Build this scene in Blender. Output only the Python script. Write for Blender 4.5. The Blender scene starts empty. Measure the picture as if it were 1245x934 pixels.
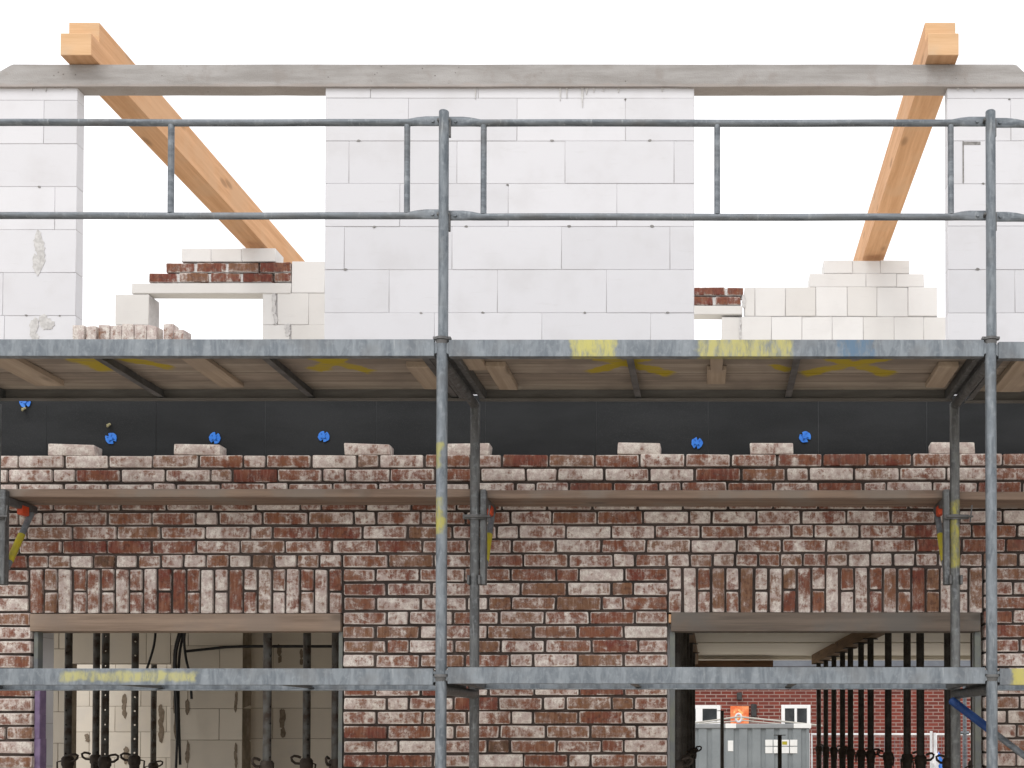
import bpy, bmesh, math, random
from mathutils import Vector, Matrix
random.seed(7)
C = bpy.context.scene.collection
# ------------------------------------------------------------------ camera model
F, VX, VY, EYE = 1386.0, 864.0, 890.0, 1.70
TH = math.radians(0.9)
PCX, PCY = VX, VY - F*math.tan(TH)
IW, IH = 1245.0, 934.0
def P(px, py, Y):
    a, b = (px-PCX)/F, (PCY-py)/F
    d = Vector((a, math.cos(TH) - b*math.sin(TH), math.sin(TH) + b*math.cos(TH)))
    d *= Y/d.y
    return Vector((d.x, d.y, d.z + EYE))
cam = bpy.data.cameras.new('camera'); co = bpy.data.objects.new('camera', cam); C.objects.link(co)
cam.sensor_width = 36; cam.lens = 36*F/IW
cam.shift_x = (IW/2 - PCX)/IW; cam.shift_y = (PCY - IH/2)/IW
cam.clip_start = 0.05; cam.clip_end = 3000
co.location = (0, 0, EYE); co.rotation_euler = (math.pi/2 + TH, 0, 0)
bpy.context.scene.camera = co
# ------------------------------------------------------------------ mesh builder
def _template(b=0.3, seg=2):
    bm = bmesh.new(); bmesh.ops.create_cube(bm, size=2.0)
    bmesh.ops.bevel(bm, geom=list(bm.edges), offset=b, segments=seg, profile=0.6, affect='EDGES')
    bm.verts.ensure_lookup_table()
    vs = []
    for v in bm.verts:
        vs.append(tuple((math.copysign(1, c), (1-abs(c))/b) for c in v.co))
    fs = [[v.index for v in f.verts] for f in bm.faces]
    bm.free(); return vs, fs
TPL = {1: _template(0.3, 1), 2: _template(0.3, 2)}
class MB:
    def __init__(s): s.v=[]; s.f=[]; s.mi=[]; s.col=[]; s.uv=[]
    def add(s, vs, fs, mi=0, col=(.5,.5,.5), uv=None):
        o=len(s.v)
        s.v += [tuple(v) for v in vs]; s.col += [col]*len(vs)
        s.uv += uv if uv else [(0,0,0)]*len(vs)
        for f in fs: s.f.append([i+o for i in f]); s.mi.append(mi)
        return s
    def box(s, lo, hi, r=0.0, mi=0, col=(.5,.5,.5), jit=0.0, seg=2, rot=None, rnd=None):
        lo=Vector(lo); hi=Vector(hi)
        lo, hi = Vector((min(lo[i],hi[i]) for i in range(3))), Vector((max(lo[i],hi[i]) for i in range(3)))
        c=(lo+hi)/2; h=(hi-lo)/2
        if r <= 0:
            vs=[(c.x+a*h.x, c.y+b*h.y, c.z+d*h.z) for a in(-1,1) for b in(-1,1) for d in(-1,1)]
            fs=[(0,1,3,2),(4,6,7,5),(0,4,5,1),(2,3,7,6),(0,2,6,4),(1,5,7,3)]
            uv=[(a,b,d) for a in(-1,1) for b in(-1,1) for d in(-1,1)]
        else:
            r=min(r, h.x*.9, h.y*.9, h.z*.9)
            tv,fs=TPL[seg]; R=rnd or random
            cj={}
            vs=[];uv=[]
            for t in tv:
                key=tuple(q[0] for q in t)
                if key not in cj: cj[key]=[R.uniform(-jit,jit) for _ in range(3)] if jit else (0,0,0)
                j=cj[key]
                vs.append(tuple(c[i]+t[i][0]*(h[i]-r*t[i][1])+j[i] for i in range(3)))
                uv.append(tuple(t[i][0]*(1-r*t[i][1]/h[i]) for i in range(3)))
        if rot is not None:
            vs=[tuple(rot @ (Vector(v)-c) + c) for v in vs]
        return s.add(vs, fs, mi, col, uv)
    def tube(s, pts, r, seg=12, mi=0, cap=True, ell=None, col=(.5,.5,.5)):
        """tube along a polyline; ell = per-point (ru, rv) radii with u ~ up, v ~ side"""
        pts=[Vector(p) for p in pts]; n=len(pts); vs=[];fs=[]
        up=Vector((0,0,1))
        t0=(pts[1]-pts[0]).normalized()
        if abs(t0.z)>.95: up=Vector((0,1,0))
        for i,p in enumerate(pts):
            t=((pts[min(i+1,n-1)]-pts[max(i-1,0)])).normalized()
            side=t.cross(up).normalized(); u=side.cross(t).normalized(); up=u
            ru,rv=(ell[i] if ell else ((r[i],r[i]) if isinstance(r,(list,tuple)) else (r,r)))
            for k in range(seg):
                a=2*math.pi*k/seg
                vs.append(p+u*math.cos(a)*ru+side*math.sin(a)*rv)
        for i in range(n-1):
            for k in range(seg):
                k2=(k+1)%seg
                fs.append((i*seg+k, i*seg+k2, (i+1)*seg+k2, (i+1)*seg+k))
        if cap:
            fs.append(tuple(range(seg))[::-1]); fs.append(tuple((n-1)*seg+k for k in range(seg)))
        return s.add(vs, fs, mi, col)
    def prism(s, poly, y0, y1, mi=0, col=(.5,.5,.5)):
        """polygon of (x,z) extruded along y"""
        n=len(poly)
        vs=[(x,y0,z) for x,z in poly]+[(x,y1,z) for x,z in poly]
        fs=[tuple(range(n)), tuple(range(2*n-1,n-1,-1))]+[(i,i+n,(i+1)%n+n,(i+1)%n) for i in range(n)]
        return s.add(vs, fs, mi, col)
    def build(s, name, mats, parent=None, origin=None, smooth=True):
        if not isinstance(mats,(list,tuple)): mats=[mats]
        if parent is not None:
            o=Vector(parent.get('_base',(0,0,0)))
        elif origin is None:
            xs=[v[0] for v in s.v]; ys=[v[1] for v in s.v]; zs=[v[2] for v in s.v]
            o=Vector(((min(xs)+max(xs))/2,(min(ys)+max(ys))/2,min(zs)))
        else: o=Vector(origin)
        me=bpy.data.meshes.new(name)
        me.from_pydata([tuple(Vector(v)-o) for v in s.v],[],s.f)
        for m in mats: me.materials.append(m)
        me.polygons.foreach_set('material_index', s.mi)
        a=me.attributes.new('bk','FLOAT_COLOR','POINT'); flat=[]
        for c in s.col: flat += [c[0],c[1],c[2],1.0]
        a.data.foreach_set('color', flat)
        a=me.attributes.new('buv','FLOAT_VECTOR','POINT'); flat=[]
        for c in s.uv: flat += list(c)
        a.data.foreach_set('vector', flat)
        bm=bmesh.new(); bm.from_mesh(me); bmesh.ops.recalc_face_normals(bm, faces=bm.faces); bm.to_mesh(me); bm.free()
        if smooth:
            me.polygons.foreach_set('use_smooth',[True]*len(me.polygons))
            me.set_sharp_from_angle(angle=math.radians(38))
        me.update()
        ob=bpy.data.objects.new(name, me); C.objects.link(ob)
        if parent is not None: ob.parent=parent
        else: ob.location=o
        BASE[ob.name]=o
        ob['_base']=tuple(o)
        return ob
BASE={}
def tag(o, label=None, cat=None, group=None, kind='thing'):
    if label: o['label']=label
    if cat: o['category']=cat
    if group: o['group']=group
    if kind: o['kind']=kind
    return o
def thing(name, loc, label, cat, group=None):
    o=bpy.data.objects.new(name,None); C.objects.link(o); o.location=loc; o.empty_display_size=.1
    o['_base']=tuple(loc)
    return tag(o,label,cat,group)
def struct(o): o['kind']='structure'; return o
def copy_tree(o, parent=None):
    c=o.copy(); C.objects.link(c)
    if parent is not None: c.parent=parent
    for ch in list(o.children): copy_tree(ch, c)
    return c
# ------------------------------------------------------------------ materials
def nd(nt, t, ins=None, **props):
    n=nt.nodes.new(t)
    for k,v in props.items(): setattr(n,k,v)
    for k,v in (ins or {}).items():
        if isinstance(v, bpy.types.NodeSocket): nt.links.new(v, n.inputs[k])
        else: n.inputs[k].default_value=v
    return n
def M(nt, op, a, b=0.0, c=None, clamp=False):
    ins={0:a,1:b}
    if c is not None: ins[2]=c
    return nd(nt,'ShaderNodeMath',ins,operation=op,use_clamp=clamp).outputs[0]
def mix(nt, f, a, b, blend='MIX'):
    if isinstance(a,tuple) and len(a)==3: a=a+(1,)
    if isinstance(b,tuple) and len(b)==3: b=b+(1,)
    return nd(nt,'ShaderNodeMix',{0:f,6:a,7:b},data_type='RGBA',blend_type=blend).outputs[2]
def mr(nt, x, a, b, c=0.0, d=1.0, smooth=True):
    return nd(nt,'ShaderNodeMapRange',{0:x,1:a,2:b,3:c,4:d},interpolation_type='SMOOTHSTEP' if smooth else 'LINEAR').outputs[0]
def newmat(name, rough=.8, metallic=0.0, spec=.3):
    m=bpy.data.materials.new(name); m.use_nodes=True; nt=m.node_tree
    b=nt.nodes['Principled BSDF']; b.inputs['Roughness'].default_value=rough; b.inputs['Metallic'].default_value=metallic
    b.inputs['Specular IOR Level'].default_value=spec
    return m,nt,b
def coords(nt, scale=(1,1,1), off=None):
    tc=nd(nt,'ShaderNodeTexCoord').outputs['Object']
    mp=nd(nt,'ShaderNodeMapping',{'Vector':tc,'Scale':scale})
    if off: mp.inputs['Location'].default_value=off
    return mp.outputs[0]
def noise(nt, vec, scale, detail=3.0, rough=.55, dist=0.0):
    return nd(nt,'ShaderNodeTexNoise',{'Vector':vec,'Scale':scale,'Detail':detail,'Roughness':rough,'Distortion':dist}).outputs[0]
def bump(nt, b, h, strength=.3, dist=.004):
    n=nd(nt,'ShaderNodeBump',{'Height':h,'Strength':strength,'Distance':dist}); nt.links.new(n.outputs[0], b.inputs['Normal'])
def setc(nt,b,c): nt.links.new(c,b.inputs['Base Color'])

def mat_brick():
    m,nt,b=newmat('whitewashed_brick',.9,0,.2)
    bk=nd(nt,'ShaderNodeAttribute',attribute_name='bk'); uvn=nd(nt,'ShaderNodeAttribute',attribute_name='buv')
    sep=nd(nt,'ShaderNodeSeparateColor',{0:bk.outputs['Color']})
    wash,tone,rnd=sep.outputs[0],sep.outputs[1],sep.outputs[2]
    su=nd(nt,'ShaderNodeSeparateXYZ',{0:uvn.outputs['Vector']})
    au=M(nt,'ABSOLUTE',su.outputs[0]); av=M(nt,'ABSOLUTE',su.outputs[2])
    tc=nd(nt,'ShaderNodeTexCoord').outputs['Object']
    offv=nd(nt,'ShaderNodeVectorMath',{0:(31.7,17.3,53.1),3:M(nt,'MULTIPLY',rnd,7.0)},operation='SCALE').outputs[0]
    pos=nd(nt,'ShaderNodeVectorMath',{0:tc,1:offv},operation='ADD').outputs[0]
    st=nd(nt,'ShaderNodeMapping',{'Vector':pos,'Scale':(75,40,11)}).outputs[0]
    n1=noise(nt,pos,12,5,.62,.8); n2=noise(nt,st,1.0,4,.65); n3=noise(nt,pos,130,4,.65); n4=noise(nt,pos,9,2); n5=noise(nt,pos,38,4,.6)
    lo=nd(nt,'ShaderNodeMapping',{'Vector':pos,'Scale':(13,5,4)}).outputs[0]; n6=noise(nt,lo,1.0,2)
    rim=M(nt,'MAXIMUM',mr(nt,au,.90,.99),mr(nt,av,.70,.97))
    rim=M(nt,'MULTIPLY',rim,mr(nt,n4,.28,.55))
    w=M(nt,'ADD',wash,M(nt,'MULTIPLY',rim,.55))
    w=M(nt,'ADD',w,M(nt,'MULTIPLY',M(nt,'SUBTRACT',n6,.5),1.1))
    w=M(nt,'ADD',w,M(nt,'MULTIPLY',M(nt,'SUBTRACT',n1,.5),1.7))
    w=M(nt,'ADD',w,M(nt,'MULTIPLY',M(nt,'SUBTRACT',n2,.5),.75))
    w=M(nt,'ADD',w,M(nt,'MULTIPLY',M(nt,'SUBTRACT',n5,.5),1.3))
    w=M(nt,'ADD',w,M(nt,'MULTIPLY',M(nt,'SUBTRACT',n3,.5),1.0))
    f=mr(nt,w,.06,.88)
    red=mix(nt,mr(nt,tone,0,.6),(.155,.044,.032),(.195,.074,.043))
    red=mix(nt,mr(nt,tone,.6,1.0),red,(.180,.095,.056))
    red=mix(nt,mr(nt,tone,1.0,1.5),red,(.075,.05,.036))
    red=mix(nt,mr(nt,n4,.42,.62,0,.45),red,(.215,.10,.05))
    red=mix(nt,mr(nt,n2,.42,.70,0,.35),red,(.36,.22,.16))
    red=mix(nt,mr(nt,n5,.46,.64,0,.6),red,(.075,.034,.027))
    wh=mix(nt,mr(nt,noise(nt,pos,26,3),.35,.65),(.72,.67,.615),(.50,.41,.38))
    wh=mix(nt,mr(nt,n3,.46,.66,0,.55),wh,(.30,.23,.195))
    mid=mix(nt,.5,red,(.36,.27,.235))
    c=mix(nt,mr(nt,f,0,.5,0,1,False),red,mid)
    c=mix(nt,mr(nt,f,.5,1,0,1,False),c,wh)
    dirt=mr(nt,noise(nt,tc,3.2,3),.45,.75,0,.30)
    c=mix(nt,dirt,c,(.16,.11,.085))
    setc(nt,b,c)
    h=M(nt,'ADD',M(nt,'MULTIPLY',n3,.5),M(nt,'MULTIPLY',n1,.8))
    bump(nt,b,h,.6,.006)
    return m
def mat_simple(name, c1, c2, scale=6, rough=.85, metallic=0, stretch=(1,1,1), bstr=.15, grain=120, spec=.3, gcol=None, gamt=.3):
    m,nt,b=newmat(name,rough,metallic,spec)
    v=coords(nt,stretch); n=noise(nt,v,scale,5,.6)
    c=mix(nt,mr(nt,n,.32,.68),c1,c2)
    g=noise(nt,coords(nt),grain,2)
    if gcol: c=mix(nt,mr(nt,g,.52,.72,0,gamt),c,gcol)
    setc(nt,b,c); bump(nt,b,g,bstr,.003); return m
def mat_block(name, c1, c2, dust=.1):
    m,nt,b=newmat(name,.9,0,.15)
    bk=nd(nt,'ShaderNodeAttribute',attribute_name='bk'); sep=nd(nt,'ShaderNodeSeparateColor',{0:bk.outputs['Color']})
    tc=nd(nt,'ShaderNodeTexCoord').outputs['Object']
    n=noise(nt,tc,4,4); g=noise(nt,tc,220,2)
    c=mix(nt,sep.outputs[2],c1,c2)
    c=mix(nt,mr(nt,n,.45,.75,0,dust),c,(.45,.43,.42))
    # scuffs running across the block faces
    sc=noise(nt,coords(nt,(3,3,22)),1.6,4,.65)
    c=mix(nt,mr(nt,sc,.58,.72,0,.12),c,(.42,.40,.38))
    c=mix(nt,mr(nt,g,.62,.8,0,.14),c,(.5,.48,.46))
    setc(nt,b,c); bump(nt,b,g,.10,.002); return m
def mat_galv(name, patches=(), base=(.235,.262,.285), dark=(.125,.145,.165), stretch=(9,9,2.2), metallic=.35):
    """galvanised steel; patches = (object x0, x1, z0, z1, colour) of sprayed paint"""
    m,nt,b=newmat(name,.52,metallic,.4)
    tc=nd(nt,'ShaderNodeTexCoord').outputs['Object']
    n=noise(nt,coords(nt,stretch),2.2,5,.65,.4); n2=noise(nt,tc,38,3); n3=noise(nt,tc,4,3)
    c=mix(nt,mr(nt,n,.33,.66),dark,base)
    c=mix(nt,mr(nt,n2,.50,.72,0,.28),c,(.34,.365,.385))
    c=mix(nt,mr(nt,n3,.5,.7,0,.45),c,(.13,.125,.12))
    dr=noise(nt,coords(nt,(30,30,3)),2.0,3)
    c=mix(nt,mr(nt,dr,.62,.74,0,.30),c,(.48,.50,.50))
    sx=nd(nt,'ShaderNodeSeparateXYZ',{0:tc})
    wob=M(nt,'MULTIPLY',M(nt,'SUBTRACT',noise(nt,tc,16,3),.5),.10)
    for (x0,x1,z0,z1,pc) in patches:
        x=M(nt,'ADD',sx.outputs[0],wob); z=M(nt,'ADD',sx.outputs[2],M(nt,'MULTIPLY',wob,.5))
        k=M(nt,'MULTIPLY',mr(nt,x,x0-.015,x0+.015),mr(nt,x,x1-.015,x1+.015,1,0))
        k=M(nt,'MULTIPLY',k,M(nt,'MULTIPLY',mr(nt,z,z0-.01,z0+.01),mr(nt,z,z1-.01,z1+.01,1,0)))
        k=M(nt,'MULTIPLY',k,mr(nt,noise(nt,coords(nt,(30,30,9)),1.3,5,.7),.28,.62,.12,.80))
        c=mix(nt,k,c,pc)
    setc(nt,b,c)
    nt.links.new(mr(nt,n,.3,.7,.42,.62),b.inputs['Roughness'])
    bump(nt,b,n2,.08,.002); return m
def mat_wood(name, light, dark, axis=0, knots=True, rough=.8, stain=None, patches=(), fine=1.0):
    m,nt,b=newmat(name,rough,0,.25)
    s=[26.0*fine]*3; s[axis]=1.3
    n=noise(nt,coords(nt,tuple(s)),1.0,5,.65,.3)
    s2=[90.0*fine]*3; s2[axis]=3
    g=noise(nt,coords(nt,tuple(s2)),1.0,3)
    tc=nd(nt,'ShaderNodeTexCoord').outputs['Object']
    c=mix(nt,mr(nt,n,.30,.70),dark,light)
    c=mix(nt,mr(nt,g,.5,.75,0,.35),c,dark)
    if stain: c=mix(nt,mr(nt,noise(nt,tc,3.5,4),.45,.68,0,.75),c,stain)
    if knots:
        sk=[7.0]*3; sk[axis]=2.6
        vo=nd(nt,'ShaderNodeTexVoronoi',{'Vector':coords(nt,tuple(sk)),'Scale':1.0}).outputs[0]
        c=mix(nt,mr(nt,vo,.08,.22,.5,0),c,tuple(x*.35 for x in dark))
    sx=nd(nt,'ShaderNodeSeparateXYZ',{0:tc})
    wob=M(nt,'MULTIPLY',M(nt,'SUBTRACT',noise(nt,tc,14,3),.5),.08)
    for (x0,y0,x1,y1,w,pc) in patches:      # sprayed strokes on a horizontal board: (x0,y0)-(x1,y1) object space, width w
        dx,dy=x1-x0,y1-y0; L=math.hypot(dx,dy); dx/=L; dy/=L
        rx=M(nt,'SUBTRACT',sx.outputs[0],x0); ry=M(nt,'SUBTRACT',sx.outputs[1],y0)
        al=M(nt,'ADD',M(nt,'MULTIPLY',rx,dx),M(nt,'MULTIPLY',ry,dy))
        pe=M(nt,'ABSOLUTE',M(nt,'ADD',M(nt,'SUBTRACT',M(nt,'MULTIPLY',rx,dy),M(nt,'MULTIPLY',ry,dx)),wob))
        k=M(nt,'MULTIPLY',mr(nt,pe,w*.5,w*.9,1,0),M(nt,'MULTIPLY',mr(nt,al,-.02,.02),mr(nt,al,L-.02,L+.02,1,0)))
        k=M(nt,'MULTIPLY',k,mr(nt,n,.3,.5,.45,.95))
        c=mix(nt,k,c,pc)
    setc(nt,b,c); bump(nt,b,g,.2,.002); return m
def mat_prop(name, base, r, x_half):
    """rusty steel tube with through holes along the local y axis every 0.1 m"""
    m,nt,b=newmat(name,.6,.2,.3)
    tc=nd(nt,'ShaderNodeTexCoord').outputs['Object']
    n=noise(nt,tc,14,4); c=mix(nt,mr(nt,n,.35,.68),base,(.045,.030,.022))
    c=mix(nt,mr(nt,noise(nt,tc,40,3),.58,.72,0,.5),c,(.13,.13,.125))
    setc(nt,b,c)
    sx=nd(nt,'ShaderNodeSeparateXYZ',{0:tc})
    zz=M(nt,'SUBTRACT',M(nt,'FRACT',M(nt,'MULTIPLY',sx.outputs[2],10.0)),.5)
    zz=M(nt,'MULTIPLY',zz,.1)
    d=M(nt,'SQRT',M(nt,'ADD',M(nt,'MULTIPLY',zz,zz),M(nt,'MULTIPLY',sx.outputs[0],sx.outputs[0])))
    k=M(nt,'LESS_THAN',d,r)
    tr=nd(nt,'ShaderNodeBsdfTransparent')
    mx=nd(nt,'ShaderNodeMixShader',{0:k,1:b.outputs[0],2:tr.outputs[0]})
    nt.links.new(mx.outputs[0], nt.nodes['Material Output'].inputs['Surface'])
    return m
def mat_house():
    m,nt,b=newmat('red_house_brick',.9,0,.2)
    tc=nd(nt,'ShaderNodeTexCoord').outputs['Object']
    sx=nd(nt,'ShaderNodeSeparateXYZ',{0:tc})
    v=nd(nt,'ShaderNodeCombineXYZ',{0:M(nt,'ADD',sx.outputs[0],sx.outputs[1]),1:sx.outputs[2]}).outputs[0]
    br=nd(nt,'ShaderNodeTexBrick',{'Vector':v,'Color1':(.21,.048,.034,1),'Color2':(.10,.028,.024,1),'Mortar':(.32,.24,.21,1),'Scale':1.0,
        'Mortar Size':.011,'Mortar Smooth':.2,'Bias':-.1,'Brick Width':.25,'Row Height':.0833})
    c=mix(nt,mr(nt,noise(nt,tc,1.3,4),.35,.7,0,.45),br.outputs[0],(.16,.05,.04))
    setc(nt,b,c); return m
MAT={}
MAT['brick']=mat_brick()
MAT['mortar']=mat_simple('raw_mortar',(.036,.029,.026),(.085,.066,.058),scale=2.2,rough=.95,gcol=(.12,.098,.086))
MAT['block']=mat_block('aerated_concrete_block',(.625,.625,.65),(.69,.69,.715),.20)
MAT['joint']=mat_simple('thin_bed_joint',(.38,.37,.37),(.58,.57,.57),scale=5,rough=.95)
MAT['smear']=mat_simple('grey_mortar_smear',(.46,.45,.44),(.62,.61,.60),scale=40,rough=.95)
MAT['cream']=mat_block('cream_block',(.60,.545,.465),(.69,.635,.55),.25)
MAT['cream_joint']=mat_simple('cream_joint',(.20,.17,.13),(.34,.29,.23),scale=9,rough=.95)
MAT['lime']=mat_block('sand_lime_block',(.655,.64,.615),(.735,.73,.72),.15)
MAT['dirt']=mat_simple('brown_mortar_smear',(.16,.125,.09),(.25,.20,.15),scale=30)
MAT['chip']=mat_simple('painted_hollow_shade',(.17,.165,.16),(.30,.29,.28),scale=40)  # shade inside small wall holes and the cut slot, as flat colour
def mat_concrete():
    m,nt,b=newmat('cast_concrete',.92,0,.2)
    tc=nd(nt,'ShaderNodeTexCoord').outputs['Object']
    n=noise(nt,coords(nt,(1.2,3,9)),1.5,5,.65); n2=noise(nt,tc,9,4); g=noise(nt,tc,120,3)
    c=mix(nt,mr(nt,n,.3,.7),(.285,.27,.257),(.40,.387,.378))
    c=mix(nt,mr(nt,n2,.52,.72,0,.5),c,(.275,.245,.225))
    vo=nd(nt,'ShaderNodeTexVoronoi',{'Vector':tc,'Scale':24.0}).outputs[0]
    pit=M(nt,'MULTIPLY',mr(nt,vo,.06,.14,1,0),mr(nt,noise(nt,tc,6,2),.48,.6))
    c=mix(nt,M(nt,'MULTIPLY',pit,.7),c,(.12,.105,.095))
    c=mix(nt,mr(nt,g,.55,.75,0,.3),c,(.2,.19,.18))
    sz=nd(nt,'ShaderNodeSeparateXYZ',{0:tc}).outputs[2]
    low=M(nt,'ADD',sz,M(nt,'MULTIPLY',M(nt,'SUBTRACT',n2,.5),.05))
    c=mix(nt,mr(nt,low,.006,.020,.35,0),c,(.38,.31,.27))
    setc(nt,b,c); bump(nt,b,M(nt,'SUBTRACT',g,M(nt,'MULTIPLY',pit,2.0)),.4,.004); return m
MAT['concrete']=mat_concrete()
MAT['slab']=mat_simple('slab_concrete',(.45,.42,.36),(.56,.52,.45),scale=3,rough=.9)
MAT['formply']=mat_simple('pale_shuttering_ply',(.79,.745,.65),(.85,.81,.73),scale=2,rough=.7,stretch=(.6,5,1))
MAT['floor']=mat_simple('floor_screed',(.44,.42,.38),(.54,.51,.46),scale=2)
MAT['ground']=mat_simple('sandy_ground',(.42,.385,.33),(.54,.50,.44),scale=1.2,gcol=(.3,.27,.23))
MAT['galv']=mat_galv('galvanised_steel')
MAT['galvpole']=mat_galv('galvanised_pole',stretch=(14,14,3),base=(.215,.24,.262),dark=(.10,.118,.135))
MAT['galvrail']=mat_galv('galvanised_rail',stretch=(2,14,14),base=(.20,.222,.245),dark=(.095,.11,.125))
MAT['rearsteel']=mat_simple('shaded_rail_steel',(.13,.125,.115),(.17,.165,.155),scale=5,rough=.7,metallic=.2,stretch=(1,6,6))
MAT['steel']=mat_simple('dull_steel',(.10,.10,.10),(.17,.17,.17),scale=12,rough=.55,metallic=.4)
MAT['yellow']=mat_simple('yellow_paint',(.48,.40,.02),(.38,.33,.06),scale=20,rough=.6)
MAT['orange']=mat_simple('orange_red_paint',(.62,.07,.02),(.52,.09,.04),scale=20,rough=.5)
MAT['black']=mat_simple('black_insulation',(.012,.0132,.0142),(.021,.0225,.024),scale=1.5,stretch=(1,1,3),rough=.85,bstr=.12,grain=260,gcol=(.045,.047,.05),gamt=.5)
MAT['seam']=mat_simple('grey_seam',(.10,.105,.11),(.14,.145,.15),scale=10)
MAT['blue']=mat_simple('blue_plastic',(.015,.15,.60),(.03,.21,.72),scale=20,rough=.4,spec=.5)
MAT['brass']=mat_simple('wall_tie',(.28,.25,.12),(.36,.33,.2),scale=30,rough=.5)
MAT['rafter']=mat_wood('fresh_spruce',(.69,.405,.225),(.54,.295,.145),axis=1,stain=(.60,.37,.215))
MAT['endgrain']=mat_wood('spruce_end_grain',(.70,.46,.27),(.58,.36,.19),axis=0,knots=False,stain=(.56,.42,.29))
MAT['plank']=mat_wood('scaffold_plank_wood',(.31,.225,.17),(.19,.135,.105),axis=0,stain=(.25,.215,.185))
MAT['lintel_a']=mat_wood('reddish_shuttering_wood',(.33,.245,.185),(.20,.145,.108),axis=0,stain=(.24,.19,.155))
MAT['lintel_b']=mat_wood('greyed_shuttering_wood',(.19,.15,.12),(.115,.092,.075),axis=0,stain=(.13,.122,.112))
MAT['batten']=mat_wood('batten_wood',(.46,.37,.285),(.34,.265,.20),axis=1,stain=(.34,.275,.22))
MAT['formbeam']=mat_wood('formwork_timber',(.26,.17,.10),(.17,.11,.065),axis=1)
MAT['formbeamx']=mat_wood('formwork_timber_cross',(.22,.13,.08),(.13,.08,.05),axis=0)
MAT['tubeA']=mat_prop('prop_tube_holed',(.105,.105,.098),.0068,.024)
MAT['tubeB']=mat_simple('prop_tube_dark',(.034,.030,.026),(.065,.060,.053),scale=14,rough=.6,metallic=.2,gcol=(.13,.12,.11),gamt=.4)
MAT['castiron']=mat_simple('rusty_prop_nut',(.035,.026,.02),(.07,.055,.045),scale=20,rough=.7,metallic=.2)
MAT['purple']=mat_simple('purple_foil',(.17,.12,.22),(.23,.17,.28),scale=20,rough=.5)
MAT['greystrip']=mat_simple('grey_green_strip',(.13,.14,.15),(.17,.18,.15),scale=9,rough=.6)
MAT['cable']=mat_simple('black_cable',(.012,.012,.013),(.02,.02,.02),scale=20,rough=.5)
MAT['house']=mat_house()
MAT['frame']=mat_simple('white_window_frame',(.78,.78,.78),(.83,.83,.83),scale=5,rough=.4)
MAT['glass']=mat_simple('dark_window_glass',(.02,.024,.028),(.05,.055,.06),scale=3,rough=.12,spec=.6)
MAT['roof']=mat_simple('slate_roof',(.09,.095,.11),(.13,.14,.155),scale=4)
MAT['fascia']=mat_simple('grey_blue_fascia',(.12,.13,.15),(.16,.175,.20),scale=2)
MAT['container']=mat_simple('grey_container_paint',(.21,.232,.242),(.26,.285,.295),scale=2,rough=.55,gcol=(.15,.15,.15))
MAT['paper']=mat_simple('white_paper',(.78,.78,.76),(.84,.84,.82),scale=8)
MAT['sign']=mat_simple('orange_sign_face',(.72,.13,.035),(.85,.33,.14),scale=7,rough=.5,bstr=0)
MAT['rope']=mat_simple('pale_rope',(.42,.40,.35),(.5,.47,.42),scale=30)
MAT['whitesteel']=mat_simple('white_painted_steel',(.62,.63,.64),(.74,.75,.76),scale=8,rough=.5)
MAT['navy']=mat_simple('blue_painted_steel',(.012,.045,.17),(.02,.065,.22),scale=18,rough=.5,gcol=(.05,.05,.06))
MAT['dark']=mat_simple('dark_plastic',(.03,.03,.03),(.05,.05,.05),scale=10,rough=.5)
MAT['foil_white']=mat_simple('white_bag',(.7,.7,.7),(.8,.8,.82),scale=9,rough=.5)
# ------------------------------------------------------------------ depths
DO, DI, DB, DINS, DBL = 5.35, 6.08, 6.40, 6.545, 6.58
BL_T=.075
def zrel(py, D): return P(VX,py,D).z
def xat(px, D, py=600): return P(px,py,D).x
# ------------------------------------------------------------------ ground and setting
mb=MB(); mb.add([(-400,-200,0),(400,-200,0),(400,800,0),(-400,800,0)],[(0,1,2,3)]); struct(mb.build('ground',MAT['ground'],origin=(0,0,0)))
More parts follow.
